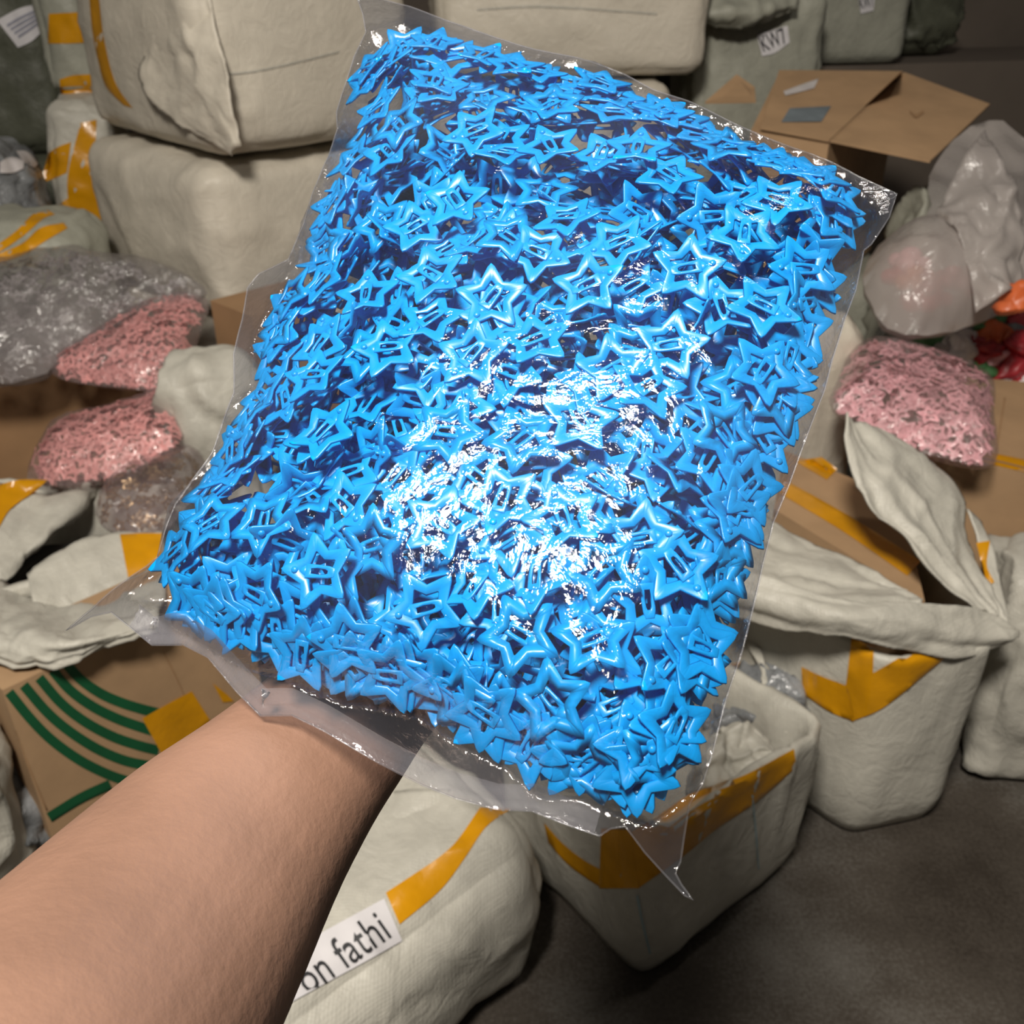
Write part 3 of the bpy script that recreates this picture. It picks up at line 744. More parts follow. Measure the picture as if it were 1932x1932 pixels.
# dark olive sacks, far left
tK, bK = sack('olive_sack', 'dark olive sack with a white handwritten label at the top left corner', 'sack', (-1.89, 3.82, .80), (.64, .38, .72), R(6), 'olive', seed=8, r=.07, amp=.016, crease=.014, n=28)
k = decal('paper_label', bK, [(-6, 38), (36, 16), (70, 8)], [(34, 90), (62, 76), (92, 46)], M['paper'], tK, label='white label with faint blue writing', off=.006)
for i in range(4):
    f = i / 4
    decal('handwriting', bK, [(12 + f * 28, 46 + f * 28), (40 + f * 20, 30 + f * 30), (66 + f * 12, 18 + f * 26)], [(14 + f * 28, 51 + f * 28), (42 + f * 20, 35 + f * 30), (68 + f * 12, 23 + f * 26)], M['inkgrey'], k, 10, 1, .009)
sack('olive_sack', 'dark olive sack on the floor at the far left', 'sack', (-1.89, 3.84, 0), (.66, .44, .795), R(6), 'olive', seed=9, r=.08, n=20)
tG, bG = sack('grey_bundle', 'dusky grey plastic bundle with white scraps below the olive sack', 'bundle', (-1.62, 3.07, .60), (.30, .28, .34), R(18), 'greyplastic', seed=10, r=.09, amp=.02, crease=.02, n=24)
decal('white_scrap', bG, [(0, 306), (20, 296), (46, 302)], [(0, 326), (24, 326), (44, 318)], M['white'], tG, 10, 4, .01)
decal('white_scrap', bG, [(30, 284), (52, 286), (72, 308)], [(40, 300), (54, 312), (66, 316)], M['white'], tG, 10, 4, .01)
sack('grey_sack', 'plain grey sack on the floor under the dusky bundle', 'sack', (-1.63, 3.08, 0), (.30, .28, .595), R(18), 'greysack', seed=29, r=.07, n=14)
# cream bale behind the top of the blue bag, and its support
tC, bC = sack('cream_bale', 'cream woven bale behind the top edge of the blue bag', 'bale', (.17, 3.50, 1.10), (.80, .50, .46), R(3), 'bale', seed=11, r=.05, bulge=.03, amp=.008, crease=.007, cs=5, n=32)
seam('seam', bC, [(900, 16), (1000, 10), (1100, 14), (1240, 24)], (0, 4), M['sack_in'], tC)
sack('cream_bale', 'cream woven bale under the one behind the blue bag', 'bale', (.12, 3.52, .56), (.74, .52, .52), R(0), 'bale', seed=12, r=.05, n=18)
sack('cream_bale', 'cream woven bale on the floor behind the blue bag', 'bale', (.10, 3.55, 0), (.80, .56, .54), R(2), 'bale', seed=13, r=.05, n=18)
# grey-green sacks at the back right
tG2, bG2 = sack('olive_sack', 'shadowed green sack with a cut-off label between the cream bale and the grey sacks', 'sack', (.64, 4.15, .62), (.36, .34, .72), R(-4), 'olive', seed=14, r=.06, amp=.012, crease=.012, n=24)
k = decal('paper_label', bG2, [(1212, 112), (1240, 100)], [(1212, 146), (1242, 142)], M['paper'], tG2, 8, 4, .006)
text_on('lettering', 'KW', LAST, (1214, 128), (1237, 122), 24, M['ink'], k, off=.004)
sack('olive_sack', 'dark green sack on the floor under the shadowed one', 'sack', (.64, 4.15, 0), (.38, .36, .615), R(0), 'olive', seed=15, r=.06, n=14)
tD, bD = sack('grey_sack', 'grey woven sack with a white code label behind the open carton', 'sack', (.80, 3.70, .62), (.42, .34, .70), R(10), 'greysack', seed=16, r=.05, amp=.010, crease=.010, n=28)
k = decal('paper_label', bD, [(1428, 66), (1460, 56), (1486, 48)], [(1438, 106), (1462, 100), (1490, 80)], M['paper'], tD, 8, 5, .006, label='white label with black code')
text_on('lettering', 'KW7', LAST, (1436, 84), (1482, 66), 30, M['ink'], k, off=.004)
cl = rows_py([[(1256, -16, 3.59), (1314, -44, 3.61), (1394, -44, 3.63), (1494, -34, 3.65)], [(1284, 16, 3.47), (1354, -14, 3.45), (1414, -18, 3.47), (1504, -16, 3.53)],
              [(1300, 32, 3.41), (1364, 20, 3.37), (1434, 20, 3.39), (1506, 6, 3.47)], [(1306, 38, 3.43), (1364, 44, 3.41), (1424, 46, 3.43), (1502, 20, 3.49)]])
part('gathered_top', *cloth_vf(cl, 34, 24, .005, .02, 7, 6), M['greysack'], tD, label='gathered folds of the sack mouth')
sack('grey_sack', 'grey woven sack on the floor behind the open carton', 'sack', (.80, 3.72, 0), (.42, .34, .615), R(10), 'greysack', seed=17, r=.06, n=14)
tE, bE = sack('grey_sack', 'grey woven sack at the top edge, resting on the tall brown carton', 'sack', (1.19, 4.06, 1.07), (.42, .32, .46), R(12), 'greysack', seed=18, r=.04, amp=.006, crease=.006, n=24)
k = decal('paper_label', bE, [(1618, -12), (1652, -14)], [(1624, 26), (1648, 20)], M['paper'], tE, 6, 5, .006)
text_on('lettering', 'KW7', LAST, (1622, 6), (1648, 2), 22, M['ink'], k, off=.004)
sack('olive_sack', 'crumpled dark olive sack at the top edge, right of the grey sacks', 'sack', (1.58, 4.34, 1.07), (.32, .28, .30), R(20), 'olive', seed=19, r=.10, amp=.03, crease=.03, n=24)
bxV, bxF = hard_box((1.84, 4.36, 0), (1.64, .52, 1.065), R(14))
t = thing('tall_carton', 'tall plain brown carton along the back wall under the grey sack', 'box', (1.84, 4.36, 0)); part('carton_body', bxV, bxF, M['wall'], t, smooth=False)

# ------------------------------------------------------------------ cartons
def carton_open(t, c, dims, rot, walls, mat='card', th=.006):
    """open-topped carton; walls = heights of (-x, +x, -y, +y) sides"""
    hx, hy = dims[0] / 2, dims[1] / 2
    Mx = Matrix.Rotation(rot, 3, 'Z')
    def bx(nm, x0, x1, y0, y1, z0, z1):
        V = [Mx @ Vector((x, y, z)) + Vector(c) for z in (z0, z1) for x, y in ((x0, y0), (x1, y0), (x1, y1), (x0, y1))]
        part(nm, V, [[3, 2, 1, 0], [4, 5, 6, 7], [0, 1, 5, 4], [1, 2, 6, 5], [2, 3, 7, 6], [3, 0, 4, 7]], M[mat], t, smooth=False)
    bx('bottom_panel', -hx, hx, -hy, hy, 0, th)
    bx('side_panel', -hx, -hx + th, -hy, hy, th, walls[0]); bx('side_panel', hx - th, hx, -hy, hy, th, walls[1])
    bx('side_panel', -hx + th, hx - th, -hy, -hy + th, th, walls[2]); bx('side_panel', -hx + th, hx - th, hy - th, hy, th, walls[3])
# carton printed with green stripes
nb = Vector((-.832, 1.245, 0)); d1 = Vector((math.cos(a47), math.sin(a47), 0)); d2 = Vector((-d1.y, d1.x, 0))
t = thing('striped_carton', 'brown carton printed with curved green stripes beside the forearm', 'box', nb)
W_, D_, H_ = .46, .15, .395
V = [nb + d1 * (W_ * a) + d2 * (D_ * b_) + Vector((0, 0, H_ * z)) for z in (0, 1) for a, b_ in ((0, 0), (1, 0), (1, 1), (0, 1))]
Fc = [[3, 2, 1, 0], [4, 5, 6, 7], [0, 1, 5, 4], [1, 2, 6, 5], [2, 3, 7, 6], [3, 0, 4, 7]]
part('carton_body', V, Fc, M['card'], t, smooth=False); bG_ = bvh(V, Fc)
def gz(x, y): return (x * 700 / 1848, 1200 + y * 732 / 1932)
def band(c, hw):
    P = [Vector((*p, 0)) for p in c]; a = []; b_ = []
    for i in range(len(P)):
        d = (P[min(i + 1, len(P) - 1)] - P[max(i - 1, 0)]).normalized(); n = Vector((d.y, -d.x, 0)) * hw
        a.append(tuple((P[i] + n)[:2])); b_.append(tuple((P[i] - n)[:2]))
    return a, b_
for c in ([(45, 280), (150, 410), (260, 520), (400, 620), (540, 690), (650, 728)], [(118, 245), (230, 375), (340, 470), (480, 560), (620, 620), (760, 650)],
          [(195, 208), (300, 330), (420, 425), (560, 500), (690, 545), (790, 570)], [(262, 172), (350, 270), (460, 350), (580, 410), (690, 450), (780, 478)],
          [(322, 128), (400, 215), (500, 285), (600, 330), (700, 362), (790, 385)]):
    e0, e1 = band([gz(*p) for p in c], 9.5); decal('green_stripe', bG_, e0, e1, M['green'], t, 22, 3, .0015)
e0, e1 = band([gz(245, 905), gz(400, 810), gz(550, 740)], 10); decal('green_stripe', bG_, e0, e1, M['green'], t, 10, 3, .0015)
decal('tape_patch', bG_, [gz(708, 410), gz(850, 330), gz(955, 275)], [gz(815, 605), gz(950, 520), gz(1050, 425)], M['tape'], t, 12, 8, .003, label='square of yellow tape')
decal('tape_patch', bG_, [gz(1060, 235), gz(1130, 290)], [gz(1110, 330), gz(1165, 325)], M['tape'], t, 6, 4, .003)
e0, e1 = band([gz(815, 80), gz(880, 210), gz(915, 290)], 1.6); decal('flap_joint', bG_, e0, e1, M['card_dk'], t, 10, 1, .001)
e0, e1 = band([gz(75, 470), gz(140, 640), gz(235, 870)], 1.6); decal('flap_joint', bG_, e0, e1, M['card_dk'], t, 10, 1, .001)
# left carton that holds the pink bags
t = thing('open_carton', 'open brown carton holding bags of pink clips at the left', 'box', (-1.12, 2.17, 0))
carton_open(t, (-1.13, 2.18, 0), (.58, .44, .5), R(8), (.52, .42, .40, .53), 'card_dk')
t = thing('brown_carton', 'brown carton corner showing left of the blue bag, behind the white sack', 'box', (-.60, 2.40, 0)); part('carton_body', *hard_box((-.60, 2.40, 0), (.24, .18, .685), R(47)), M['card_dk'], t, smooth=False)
# open carton with spread flaps at the upper right
t = thing('flapped_carton', 'open brown carton with wide flaps spread out at the upper right', 'box', (1.02, 3.02, .60))
bc = (.98, 3.05, .60)
q1 = [py(1435, 240, 2.72), py(1565, 264, 2.62), py(1704, 134, 3.16), py(1470, 132, 3.16)]
q2 = [py(1567, 264, 2.62), py(1755, 303, 2.50), py(1868, 196, 2.92), py(1706, 136, 3.16)]
q3 = [py(1330, 192, 2.95), py(1426, 190, 2.86), py(1424, 164, 3.00), py(1390, 140, 3.08)]
fa = part('flap', *slab(q1, .006), M['card'], t, smooth=False); bfa = bvh(*slab(q1, .006))
fb = part('flap', *slab(q2, .006), M['card'], t, smooth=False); bfb = bvh(*slab(q2, .006))
part('flap', *slab(q3, .006), M['card'], t, smooth=False)
decal('print_patch', bfa, [(1490, 204), (1568, 200)], [(1474, 230), (1550, 229)], M['inkblue'], fa, 8, 4, .002, label='faded blue printed block')
decal('clear_tape', bfa, [(1478, 172), (1510, 160), (1545, 148)], [(1482, 180), (1514, 172), (1536, 166)], M['white'], fa, 8, 3, .002)
decal('printed_mark', bfb, [(1716, 208), (1728, 216), (1742, 207)], [(1718, 213), (1729, 222), (1744, 212)], M['card_dk'], fb, 8, 2, .002)
e0, e1 = band([(1569, 262), (1636, 200), (1702, 138)], 3); decal('folded_edge', bfb, e0, e1, M['card'], fb, 8, 2, .003)
lo = [q1[0] + Vector((-.02, .02, 0)), q1[1], q1[2], q1[3]]
V = [Vector((p.x, p.y, p.z - .012)) for p in lo] + [Vector((p.x, p.y, .60)) for p in lo]
part('carton_body', V, [[0, 1, 2, 3], [7, 6, 5, 4], [0, 4, 5, 1], [1, 5, 6, 2], [2, 6, 7, 3], [3, 7, 4, 0]], M['card'], t, smooth=False)
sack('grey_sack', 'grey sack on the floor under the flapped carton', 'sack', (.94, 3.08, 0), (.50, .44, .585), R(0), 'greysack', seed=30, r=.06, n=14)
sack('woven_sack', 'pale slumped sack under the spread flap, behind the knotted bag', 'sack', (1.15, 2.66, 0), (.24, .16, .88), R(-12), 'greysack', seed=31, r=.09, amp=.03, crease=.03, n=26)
# carton under the dusty pink bag
t = thing('brown_carton', 'closed brown carton with yellow tape under the dusty pink bag at the right', 'box', (1.14, 1.98, 0))
cV, cF = hard_box((1.14, 1.98, 0), (.60, .50, .535), R(-14)); part('carton_body', cV, cF, M['card'], t, smooth=False); bcr = bvh(cV, cF)
decal('tape_strip', bcr, [(1780, 836), (1860, 852), (1940, 868)], [(1780, 858), (1860, 874), (1940, 892)], M['tape'], t, 12, 4, .002)
e0, e1 = band([(1780, 862), (1860, 866), (1940, 884)], 1.5); decal('flap_joint', bcr, e0, e1, M['card_dk'], t, 10, 1, .004)
e0, e1 = band([(1896, 750), (1880, 850)], 2); decal('flap_joint', bcr, e0, e1, M['card_dk'], t, 8, 1, .002)

# ------------------------------------------------------------------ open sacks
def open_sack(name, label, corners, h, seed, wav=None, amp=.007, rad=.05, depth=.2, flare=.01):
    c = sum((Vector((*p, 0)) for p in corners), Vector()) / len(corners)
    t = thing(name, label, 'sack', c)
    lv = [(.001, -.03), (.012, -.006), (.04, .004)] + [(h * f, .008 + flare * f) for f in (.2, .32, .44, .56, .68, .8, .9, .96)] + \
         [(h, flare + .008), (h + .008, flare + .003), (h + .008, flare - .006), (h - .004, flare - .014), (h - .03, flare - .022), (h - .07, flare - .028), (h - .12, flare - .032), (h - depth * .9, flare - .034), (h - depth, flare - .05)]
    V, Fc = open_sack_vf(corners, h, lv, amp=amp, seed=seed, wav=wav, rad=rad)
    part('body', V, Fc, M['sack'], t)
    return t, bvh(V, Fc)
# middle sack
tM, bM_ = open_sack('open_woven_sack', 'open white woven sack with a yellow tape band below the bag tip', [(.207, .985), (.505, 1.225), (.30, 1.50), (-.02, 1.27)], .345, 41, rad=.045, depth=.29, amp=.010,
                    wav=lambda f: .024 * math.cos(2 * math.pi * f) - .004)
decal('tape_strip', bM_, [(1150, 1592), (1228, 1548), (1309, 1494), (1401, 1464), (1498, 1413)], [(1203, 1677), (1285, 1619), (1354, 1563), (1430, 1512), (1503, 1447)], M['tape'], tM, 30, 6, .004, label='yellow packing tape')
decal('tape_strip', bM_, [(1026, 1552), (1060, 1590), (1100, 1622), (1132, 1640)], [(1034, 1590), (1070, 1630), (1110, 1660), (1136, 1676)], M['tape'], tM, 20, 5, .004)
decal('tape_strip', bM_, [(1134, 1563), (1132, 1620), (1130, 1676)], [(1190, 1566), (1196, 1620), (1206, 1676)], M['tape'], tM, 16, 6, .0048)
seam('blue_thread', bM_, [(1418, 1500), (1424, 1560), (1430, 1640)], (3, 0), M['blueline'], tM)
seam('blue_thread', bM_, [(1200, 1690), (1210, 1740), (1225, 1800)], (4, 0), M['blueline'], tM)
cl = rows_py([[(1296, 1500, 1.075), (1380, 1470, 1.13), (1450, 1440, 1.17), (1496, 1416, 1.20)], [(1300, 1440, 1.12), (1360, 1420, 1.16), (1410, 1418, 1.18), (1470, 1424, 1.19)],
              [(1310, 1390, 1.17), (1360, 1372, 1.21), (1420, 1372, 1.22), (1450, 1404, 1.20)], [(1322, 1380, 1.20), (1370, 1392, 1.21), (1415, 1402, 1.215), (1440, 1420, 1.21)]])
part('crumpled_lining', *cloth_vf(cl, 44, 34, .003, .016, 17, 7), M['sack'], tM, label='crumpled white fabric inside the mouth')
cl = rows_py([[(1424, 1186, 1.50), (1440, 1240, 1.43), (1452, 1300, 1.36), (1490, 1370, 1.27)], [(1400, 1200, 1.49), (1436, 1262, 1.41), (1440, 1310, 1.35), (1486, 1384, 1.26)], [(1408, 1216, 1.48), (1450, 1262, 1.42), (1462, 1316, 1.35), (1498, 1380, 1.265)]])
part('inner_fold', *cloth_vf(cl, 36, 14, .003, .007, 12, 8), M['sack'], tM)
V, Fc = rbox_vf(pz(1425, 1370, .19), (.16, .13, .08), R(30), seed=33, r=.03, amp=.03, crease=.03, cs=14, n=26); o = part('grey_wrap', V, Fc, M['greyplastic']); tag(o, 'crumpled grey plastic wrap inside the open sack below the bag tip', 'plastic')
q = [pz(1330, 1352, .14), pz(1446, 1316, .15), pz(1404, 1250, .26), pz(1320, 1270, .26)]
o = part('cardboard_piece', *slab(q, .005), M['card'], smooth=False); tag(o, 'bare cardboard piece standing inside the open sack below the bag tip', 'cardboard')

# right sack with a carton inside
tR, bR_ = open_sack('open_woven_sack', 'open white woven sack with crossed yellow tape and an upright flap at the right', [(.625, 1.285), (.80, 1.33), (.80, 1.80), (.42, 1.84), (.36, 1.60)], .43, 43, rad=.035, depth=.2,
                    wav=lambda f: .0)
for e0, e1 in (([(1606, 1206), (1600, 1260), (1596, 1292)], [(1649, 1206), (1648, 1240), (1647, 1272)]),
               ([(1512, 1258), (1550, 1276), (1598, 1294)], [(1514, 1308), (1560, 1340), (1610, 1362)]),
               ([(1595, 1292), (1647, 1270), (1729, 1221)], [(1608, 1361), (1673, 1331), (1782, 1243)]),
               ([(1606, 1200), (1660, 1204), (1730, 1212)], [(1608, 1216), (1660, 1220), (1732, 1230)])):
    decal('tape_strip', bR_, e0, e1, M['tape'], tR, 20, 6, .005)
cuff = rows_py([[(1370, 1070, 1.40), (1480, 1098, 1.345), (1600, 1134, 1.30), (1740, 1140, 1.315), (1830, 1146, 1.34), (1880, 1164, 1.35), (1912, 1186, 1.345)],
                [(1370, 1110, 1.37), (1490, 1140, 1.31), (1600, 1164, 1.265), (1730, 1178, 1.285), (1820, 1186, 1.305), (1876, 1190, 1.325), (1918, 1192, 1.34)],
                [(1370, 1165, 1.37), (1490, 1190, 1.31), (1595, 1204, 1.262), (1700, 1226, 1.272), (1800, 1242, 1.285), (1870, 1226, 1.32), (1914, 1198, 1.34)]])
part('folded_cuff', *cloth_vf(cuff, 70, 26, .005, .004, 12, 8, (5, 3, .007)), M['sack'], tR, label='folded-down fabric cuff')
cuff2 = rows_py([[(1410, 955, 1.66), (1530, 1018, 1.54), (1640, 1068, 1.45), (1738, 1136, 1.36)], [(1400, 1010, 1.56), (1510, 1060, 1.46), (1630, 1100, 1.40), (1738, 1140, 1.35)], [(1390, 1080, 1.42), (1500, 1108, 1.36), (1610, 1138, 1.315), (1738, 1144, 1.325)]])
part('inner_fold', *cloth_vf(cuff2, 50, 26, .004, .005, 12, 9, (3, 4, .012)), M['sack'], tR, label='inner fold of the sack mouth')
flp = rows_py([[(1590, 780, 1.60), (1602, 880, 1.52), (1638, 968, 1.46), (1698, 1020, 1.42), (1745, 1078, 1.385), (1830, 1152, 1.345)],
               [(1606, 792, 1.615), (1650, 880, 1.535), (1690, 960, 1.475), (1742, 1030, 1.43), (1785, 1090, 1.395), (1860, 1160, 1.35)],
               [(1620, 808, 1.63), (1700, 872, 1.575), (1755, 948, 1.515), (1786, 1020, 1.465), (1822, 1090, 1.415), (1880, 1168, 1.355)],
               [(1648, 836, 1.65), (1745, 862, 1.64), (1812, 930, 1.59), (1830, 1010, 1.52), (1856, 1090, 1.44), (1898, 1176, 1.35)]])
part('upright_flap', *cloth_vf(flp, 60, 40, .004, .006, 10, 10, (2.2, 3.5, .016)), M['sack'], tR, label='upright fabric flap')
side = rows_py([[(1826, 960, 1.56), (1850, 1040, 1.50), (1870, 1110, 1.43), (1900, 1180, 1.36)], [(1852, 985, 1.56), (1876, 1040, 1.50), (1888, 1100, 1.44), (1906, 1182, 1.36)]])
fV_, fF_ = cloth_vf(side, 24, 8, .004, .004, 12, 11); part('side_flap', fV_, fF_, M['sack'], tR); bsd = bvh(fV_, fF_)
decal('tape_strip', bsd, [(1842, 1024), (1852, 1066), (1858, 1110)], [(1868, 1020), (1862, 1066), (1876, 1098)], M['tape'], tR, 12, 4, .004)
# the carton inside it
t = thing('taped_carton', 'brown carton sealed with yellow tape inside the right open sack', 'box', (.60, 1.62, .06))
pA, pB, pC, pD_ = pz(1460, 960, .47), pz(1745, 1135, .47), pz(1700, 940, .47), pz(1480, 850, .47)
V = [pA, pB, pC, pD_] + [Vector((p.x, p.y, .06)) for p in (pA, pB, pC, pD_)]
Fc = [[0, 1, 2, 3], [7, 6, 5, 4], [0, 4, 5, 1], [1, 5, 6, 2], [2, 6, 7, 3], [3, 7, 4, 0]]
part('carton_body', V, Fc, M['card'], t, smooth=False); bci = bvh(V, Fc)
decal('tape_strip', bci, [(1480, 905), (1600, 972), (1738, 1058)], [(1470, 930), (1590, 1002), (1712, 1086)], M['tape'], t, 16, 4, .003)
decal('tape_strip', bci, [(1500, 870), (1550, 862)], [(1560, 905), (1580, 885)], M['tape'], t, 8, 4, .003)

# left open sack
tL, bL_ = open_sack('open_woven_sack', 'open white woven sack with a dark inside at the left edge', [(-1.00, 1.48), (-.78, 1.70), (-.70, 1.92), (-1.20, 1.92), (-1.22, 1.62)], .40, 44, rad=.06, depth=.30, amp=.012)
cf = rows_py([[(52, 1085, 1.56), (110, 1040, 1.62), (190, 1010, 1.69), (306, 1004, 1.72)], [(60, 1130, 1.50), (120, 1095, 1.56), (210, 1055, 1.63), (310, 1040, 1.68)],
              [(70, 1180, 1.46), (140, 1150, 1.52), (220, 1110, 1.58), (310, 1085, 1.64)], [(85, 1210, 1.45), (170, 1180, 1.52), (240, 1140, 1.58), (310, 1100, 1.64)]])
cV, cF = cloth_vf(cf, 36, 20, .005, .006, 12, 12); ob = part('folded_cuff', cV, cF, M['sack'], tL, label='folded front edge of the sack'); bcf = bvh(cV, cF)
decal('tape_strip', bcf, [(226, 1008), (260, 1006), (306, 1006)], [(242, 1090), (270, 1078), (304, 1054)], M['tape'], tL, 10, 8, .004)
cf = rows_py([[(-30, 905, 1.86), (60, 930, 1.84), (130, 925, 1.88), (190, 892, 1.95)], [(-30, 990, 1.72), (50, 985, 1.76), (120, 960, 1.82), (186, 905, 1.94)],
              [(-30, 1070, 1.62), (30, 1050, 1.66), (100, 1000, 1.76), (180, 920, 1.92)], [(-30, 1120, 1.58), (20, 1090, 1.62), (90, 1020, 1.75), (176, 930, 1.93)]])
cV, cF = cloth_vf(cf, 36, 20, .005, .012, 9, 13); part('rolled_edge', cV, cF, M['sack'], tL, label='rolled left edge of the sack'); bcf2 = bvh(cV, cF)
decal('tape_strip', bcf2, [(-5, 915), (40, 905), (90, 905)], [(-5, 1000), (20, 960), (70, 925)], M['tape'], tL, 10, 6, .006)
cf = [[pz(*p) for p in r] for r in ([(-40, 1085, .40), (60, 1125, .38), (160, 1130, .37), (310, 1075, .39)], [(-40, 1130, .44), (50, 1160, .43), (150, 1172, .43), (306, 1110, .43)],
              [(-40, 1180, .45), (40, 1205, .45), (140, 1215, .45), (300, 1150, .44)], [(-40, 1225, .43), (50, 1240, .43), (150, 1234, .43), (300, 1180, .43)], [(-40, 1248, .41), (50, 1256, .41), (150, 1246, .41), (300, 1196, .41)])]
part('lower_roll', *cloth_vf(cf, 50, 34, .006, .010, 10, 14, (3, 5, .014)), M['sack'], tL, label='slumped roll of fabric')
V, Fc = rbox_vf((-.95, 1.74, .17), (.34, .26, .12), R(10), seed=52, r=.05, amp=.02, crease=.02, n=18); o = part('shade_filler', V, Fc, M['dark']); tag(o, 'added black filler standing in for shade in the mouth of the left open sack', 'plastic')  # black block added so the sack mouth reads as deep shade
# loose sack and plastic left of the striped carton
sack('woven_sack', 'crumpled white sack at the left edge beside the striped carton', 'sack', (-1.10, 1.16, 0), (.42, .36, .40), R(47), 'sack', seed=45, r=.09, amp=.02, crease=.02, n=30)
V, Fc = rbox_vf(pz(48, 1590, .02) + Vector((-.02, .03, -.02)), (.10, .12, .14), R(47), seed=46, r=.04, amp=.02, crease=.03, n=18); o = part('grey_wrap', V, Fc, M['greyplastic']); tag(o, 'grey plastic wrap wedged beside the striped carton', 'plastic')
# white sack left of the blue bag
sack('woven_sack', 'narrow white sack standing left of the blue bag behind the pink bags', 'sack', (-.70, 2.11, 0), (.22, .18, .62), R(20), 'sack', seed=47, r=.07, amp=.02, crease=.02, n=30)
sack('frayed_sack', 'frayed white sack at the right edge beside the open sack', 'sack', (1.10, 1.52, 0), (.36, .24, .47), R(-6), 'sack_in', seed=48, r=.05, amp=.015, crease=.02, n=26)
sack('woven_sack', 'white sack peeking out right of the blue bag, behind the pink bag', 'sack', (.66, 2.18, 0), (.26, .24, .72), R(15), 'bale', seed=49, r=.07, amp=.015, crease=.015, n=22)

# ------------------------------------------------------------------ filled bags in the background
def bg_bag(name, label, cat, outline, invd, filmmat, bf, bb, dm, step, seed, content=None, group=None, wr=.004, ws=.07, lump=.015, ls=.12):
    ol = smooth_poly(outline, 1)
    cx = sum(p[0] for p in outline) / len(outline); cy = sum(p[1] for p in outline) / len(outline)
    con = content or [(cx + (x - cx) * .985, cy + (y - cy) * .985) for x, y in ol]
    B = Pillow(ol, con, invd, bf, bb, dm, step, seed, wr=wr, ws=ws, lump=lump, ls=ls, flap=.01, gap=.006)
    V, Fc = B.build(); t = thing(name, label, cat, B.cen, group); part('bag_film', V, Fc, M[filmmat], t)
    return B, t
def lin(x0, y0, d0, gx, gy): return lambda x, y: 1 / d0 + gx * (x - x0) + gy * (y - y0)
SV, SF = LV, LF
p1 = [(92, 702), (108, 668), (160, 648), (220, 600), (300, 560), (370, 553), (400, 572), (374, 640), (362, 690), (352, 732), (280, 740), (200, 728), (120, 718)]
B, t = bg_bag('pink_clip_bag', 'clear bag of salmon pink clips lying on top of the carton', 'bag', p1, lin(250, 650, 2.42, 0, .00022), 'film_bg', .05, .04, 60, 9, 61, group='bags of pink clips')
pile('pink_clips', B, scatter(B, [(0, 18, 24), (.005, 28, 22), (.012, 30, 22), (.022, 30, 22)], 2, 62, 1800, 1.5), SV, SF, RT, M['pink'], 'salmon pink clips in the bag on top of the carton', 'hair clips', 1.5)
p2_ = [(48, 900), (72, 842), (108, 792), (200, 772), (300, 738), (358, 724), (358, 780), (342, 842), (300, 862), (262, 890), (200, 908), (130, 918), (62, 912)]
B, t = bg_bag('pink_clip_bag', 'clear bag of salmon pink clips tilted inside the open carton, below another', 'bag', p2_, lin(210, 830, 2.22, .00005, .00030), 'film_bg', .05, .04, 60, 9, 63, group='bags of pink clips')
pile('pink_clips', B, scatter(B, [(0, 18, 24), (.005, 28, 22), (.012, 30, 22), (.022, 30, 22)], 2, 64, 1800, 1.5), SV, SF, RT, M['pink'], 'salmon pink clips in the bag inside the open carton', 'hair clips', 1.5)
p3_ = [(1556, 770), (1580, 720), (1600, 665), (1640, 642), (1700, 648), (1760, 664), (1830, 695), (1880, 722), (1874, 780), (1888, 876), (1840, 880), (1780, 868), (1720, 848), (1650, 815), (1600, 788)]
B, t = bg_bag('pink_clip_bag', 'clear bag of dusty pink clips lying on the carton at the right', 'bag', p3_, lin(1720, 765, 2.03, 0, .00038), 'film_bg', .06, .05, 80, 9, 65, group='bags of pink clips')
pile('pink_clips', B, scatter(B, [(0, 18, 26), (.005, 28, 24), (.012, 30, 24), (.022, 30, 24)], 2, 66, 2200, 1.5), SV, SF, RT, M['pink2'], 'dusty pink clips in the bag at the right', 'hair clips', 1.5)
p4 = [(-160, 500), (0, 488), (60, 478), (150, 470), (205, 490), (285, 492), (352, 520), (398, 552), (372, 566), (300, 572), (220, 612), (160, 660), (100, 690), (88, 712), (0, 728), (-160, 730)]
B, t = bg_bag('grey_clear_bag', 'large cloudy clear bag of grey trinkets at the left edge', 'bag', p4, lin(120, 600, 2.46, 0, .00018), 'film_grey', .08, .08, 90, 10, 67, wr=.010, ws=.09, lump=.03)
pile('grey_trinkets', B, scatter(B, [(.01, 40, 26), (.03, 40, 28)], 14, 68, 1200, 1.3), SV, SF, RT, M['greybits'], 'grey trinkets inside the cloudy bag at the left edge', 'trinkets', 1.3)
p5 = [(178, 985), (186, 930), (230, 890), (280, 872), (330, 850), (372, 846), (392, 880), (372, 930), (330, 985), (300, 1008), (230, 1012)]
B, t = bg_bag('brass_trinket_bag', 'clear bag of brown and gold trinkets in the left open sack', 'bag', p5, lin(280, 930, 2.10, 0, .0003), 'film_bg', .05, .05, 60, 9, 69)
pile('brass_trinkets', B, scatter(B, [(.002, 40, 22), (.012, 40, 22)], 6, 70, 900), SV, SF, RT, M['gold'], 'brown and gold trinkets inside the bag in the left open sack', 'trinkets', 1.0)
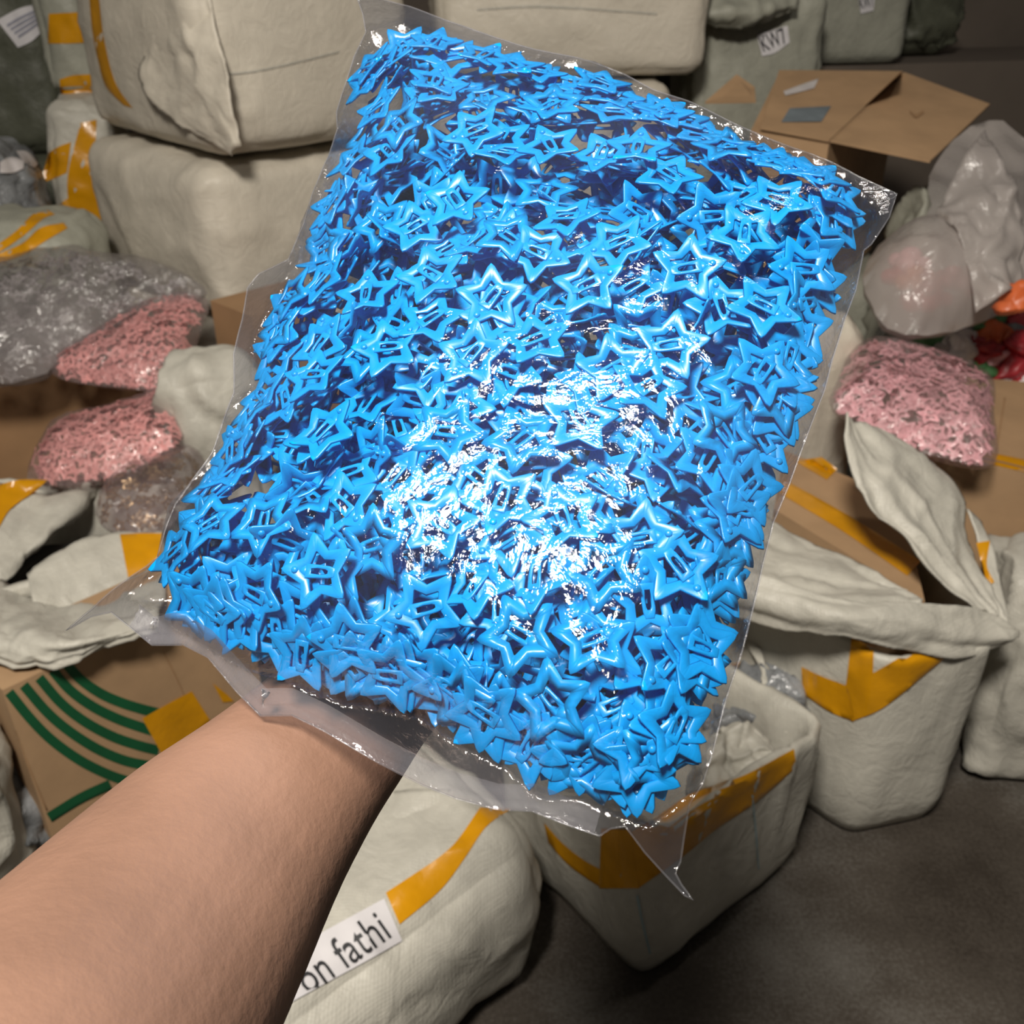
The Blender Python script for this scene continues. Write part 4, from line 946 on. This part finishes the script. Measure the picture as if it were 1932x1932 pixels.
# knotted milky bag at the right
p6 = [(1622, 540), (1640, 480), (1700, 430), (1762, 400), (1744, 350), (1770, 300), (1810, 252), (1880, 226), (1925, 250), (1990, 320), (2020, 420), (1990, 520), (1930, 580), (1850, 606), (1790, 630), (1720, 642), (1660, 612)]
B, t = bg_bag('knotted_plastic_bag', 'milky white plastic bag with red pieces inside, gathered at its top right', 'bag', p6, lin(1800, 450, 2.32, 0, .00018), 'film_milky', .12, .10, 110, 10, 71,
              content=[(1626, 540), (1642, 484), (1702, 434), (1780, 420), (1880, 440), (1980, 480), (1960, 560), (1850, 602), (1790, 624), (1720, 636), (1664, 608)], wr=.014, ws=.11, lump=.02)
for i, (x, y, m) in enumerate(((1692, 545, 'red'), (1724, 588, 'red'), (1730, 566, 'red'), (1780, 560, 'red'), (1748, 582, 'red'), (1712, 560, 'orange'), (1820, 560, 'red'), (1836, 545, 'orange'), (1700, 530, 'pink2'), (1880, 540, 'red'))):
    h, bk = B.front(x, y); c = B.pl(x, y) + B.n * (h - .07) - Vector((0, 0, .02))
    V, Fc = rbox_vf(c, (.055, .045, .04), i * .7, seed=80 + i, r=.018, amp=.004, crease=0, n=8)
    o = part('plastic_piece', V, Fc, M[m]); tag(o, 'blurred red or orange plastic piece seen through the milky bag', 'plastic piece', 'pieces inside the milky bag')
cc = rows_py([[(1764, 400, 2.24), (1800, 440, 2.16), (1830, 520, 2.08), (1840, 590, 2.02)], [(1800, 330, 2.30), (1840, 400, 2.20), (1880, 480, 2.10), (1890, 560, 2.02)], [(1860, 240, 2.40), (1900, 330, 2.28), (1930, 430, 2.18), (1940, 520, 2.08)]])
part('gathered_neck', *cloth_vf(cc, 30, 24, .003, .025, 9, 15), M['film_milky'], t, label='twisted folds of the bag neck')
# bits heaped below it
rr = random.Random(9)
hv, hf_ = rbox_vf((1.27, 2.42, 0), (.60, .20, .62), R(-14), seed=50, r=.08, amp=.03, crease=.03, n=22)
t = thing('trinket_crate_bag', 'dark bag filled with colourful wrapped trinkets under the milky bag', 'bag', (1.27, 2.42, 0)); part('body', hv, hf_, M['greyplastic'], t)
bh = bvh(hv, hf_)
for i, (x, y, m, s) in enumerate(((1810, 650, 'white', 26), (1850, 655, 'red', 26), (1872, 632, 'orange', 22), (1862, 602, 'grn', 22), (1890, 575, 'grn', 20), (1916, 560, 'orange', 24), (1860, 690, 'grn', 24), (1905, 690, 'red', 26), (1925, 650, 'red', 24), (1930, 712, 'white', 30),
                                  (1880, 664, 'pink2', 24), (1815, 672, 'red', 20), (1940, 610, 'red', 26), (1890, 712, 'greybits', 26), (1760, 648, 'grn', 20), (1790, 660, 'greybits', 22))):
    dn = ray(x, y).normalized(); h = bh.ray_cast(CAM, dn, 6); D = h[3] if h[0] is not None else 2.4
    p = CAM + dn * (D - .01); w_ = s * 2.0 * D / F
    V, Fc = rbox_vf(p - Vector((0, 0, w_ * .35)), (w_ * .9, w_ * .7, w_ * .5), rr.uniform(0, 3), seed=100 + i, r=w_ * .12, amp=.014, crease=.016, cs=22, n=10, tilt=(rr.uniform(-.5, .5), rr.uniform(-.5, .5)))
    nm = {'white': 'white', 'red': 'red', 'orange': 'orange', 'grn': 'green', 'pink2': 'pink', 'greybits': 'grey'}[m]
    o = part('wrapped_trinket', V, Fc, M[m]); tag(o, nm + ' wrapped trinket in the heap below the milky bag', 'trinket', nm + ' trinkets in the heap at the right')
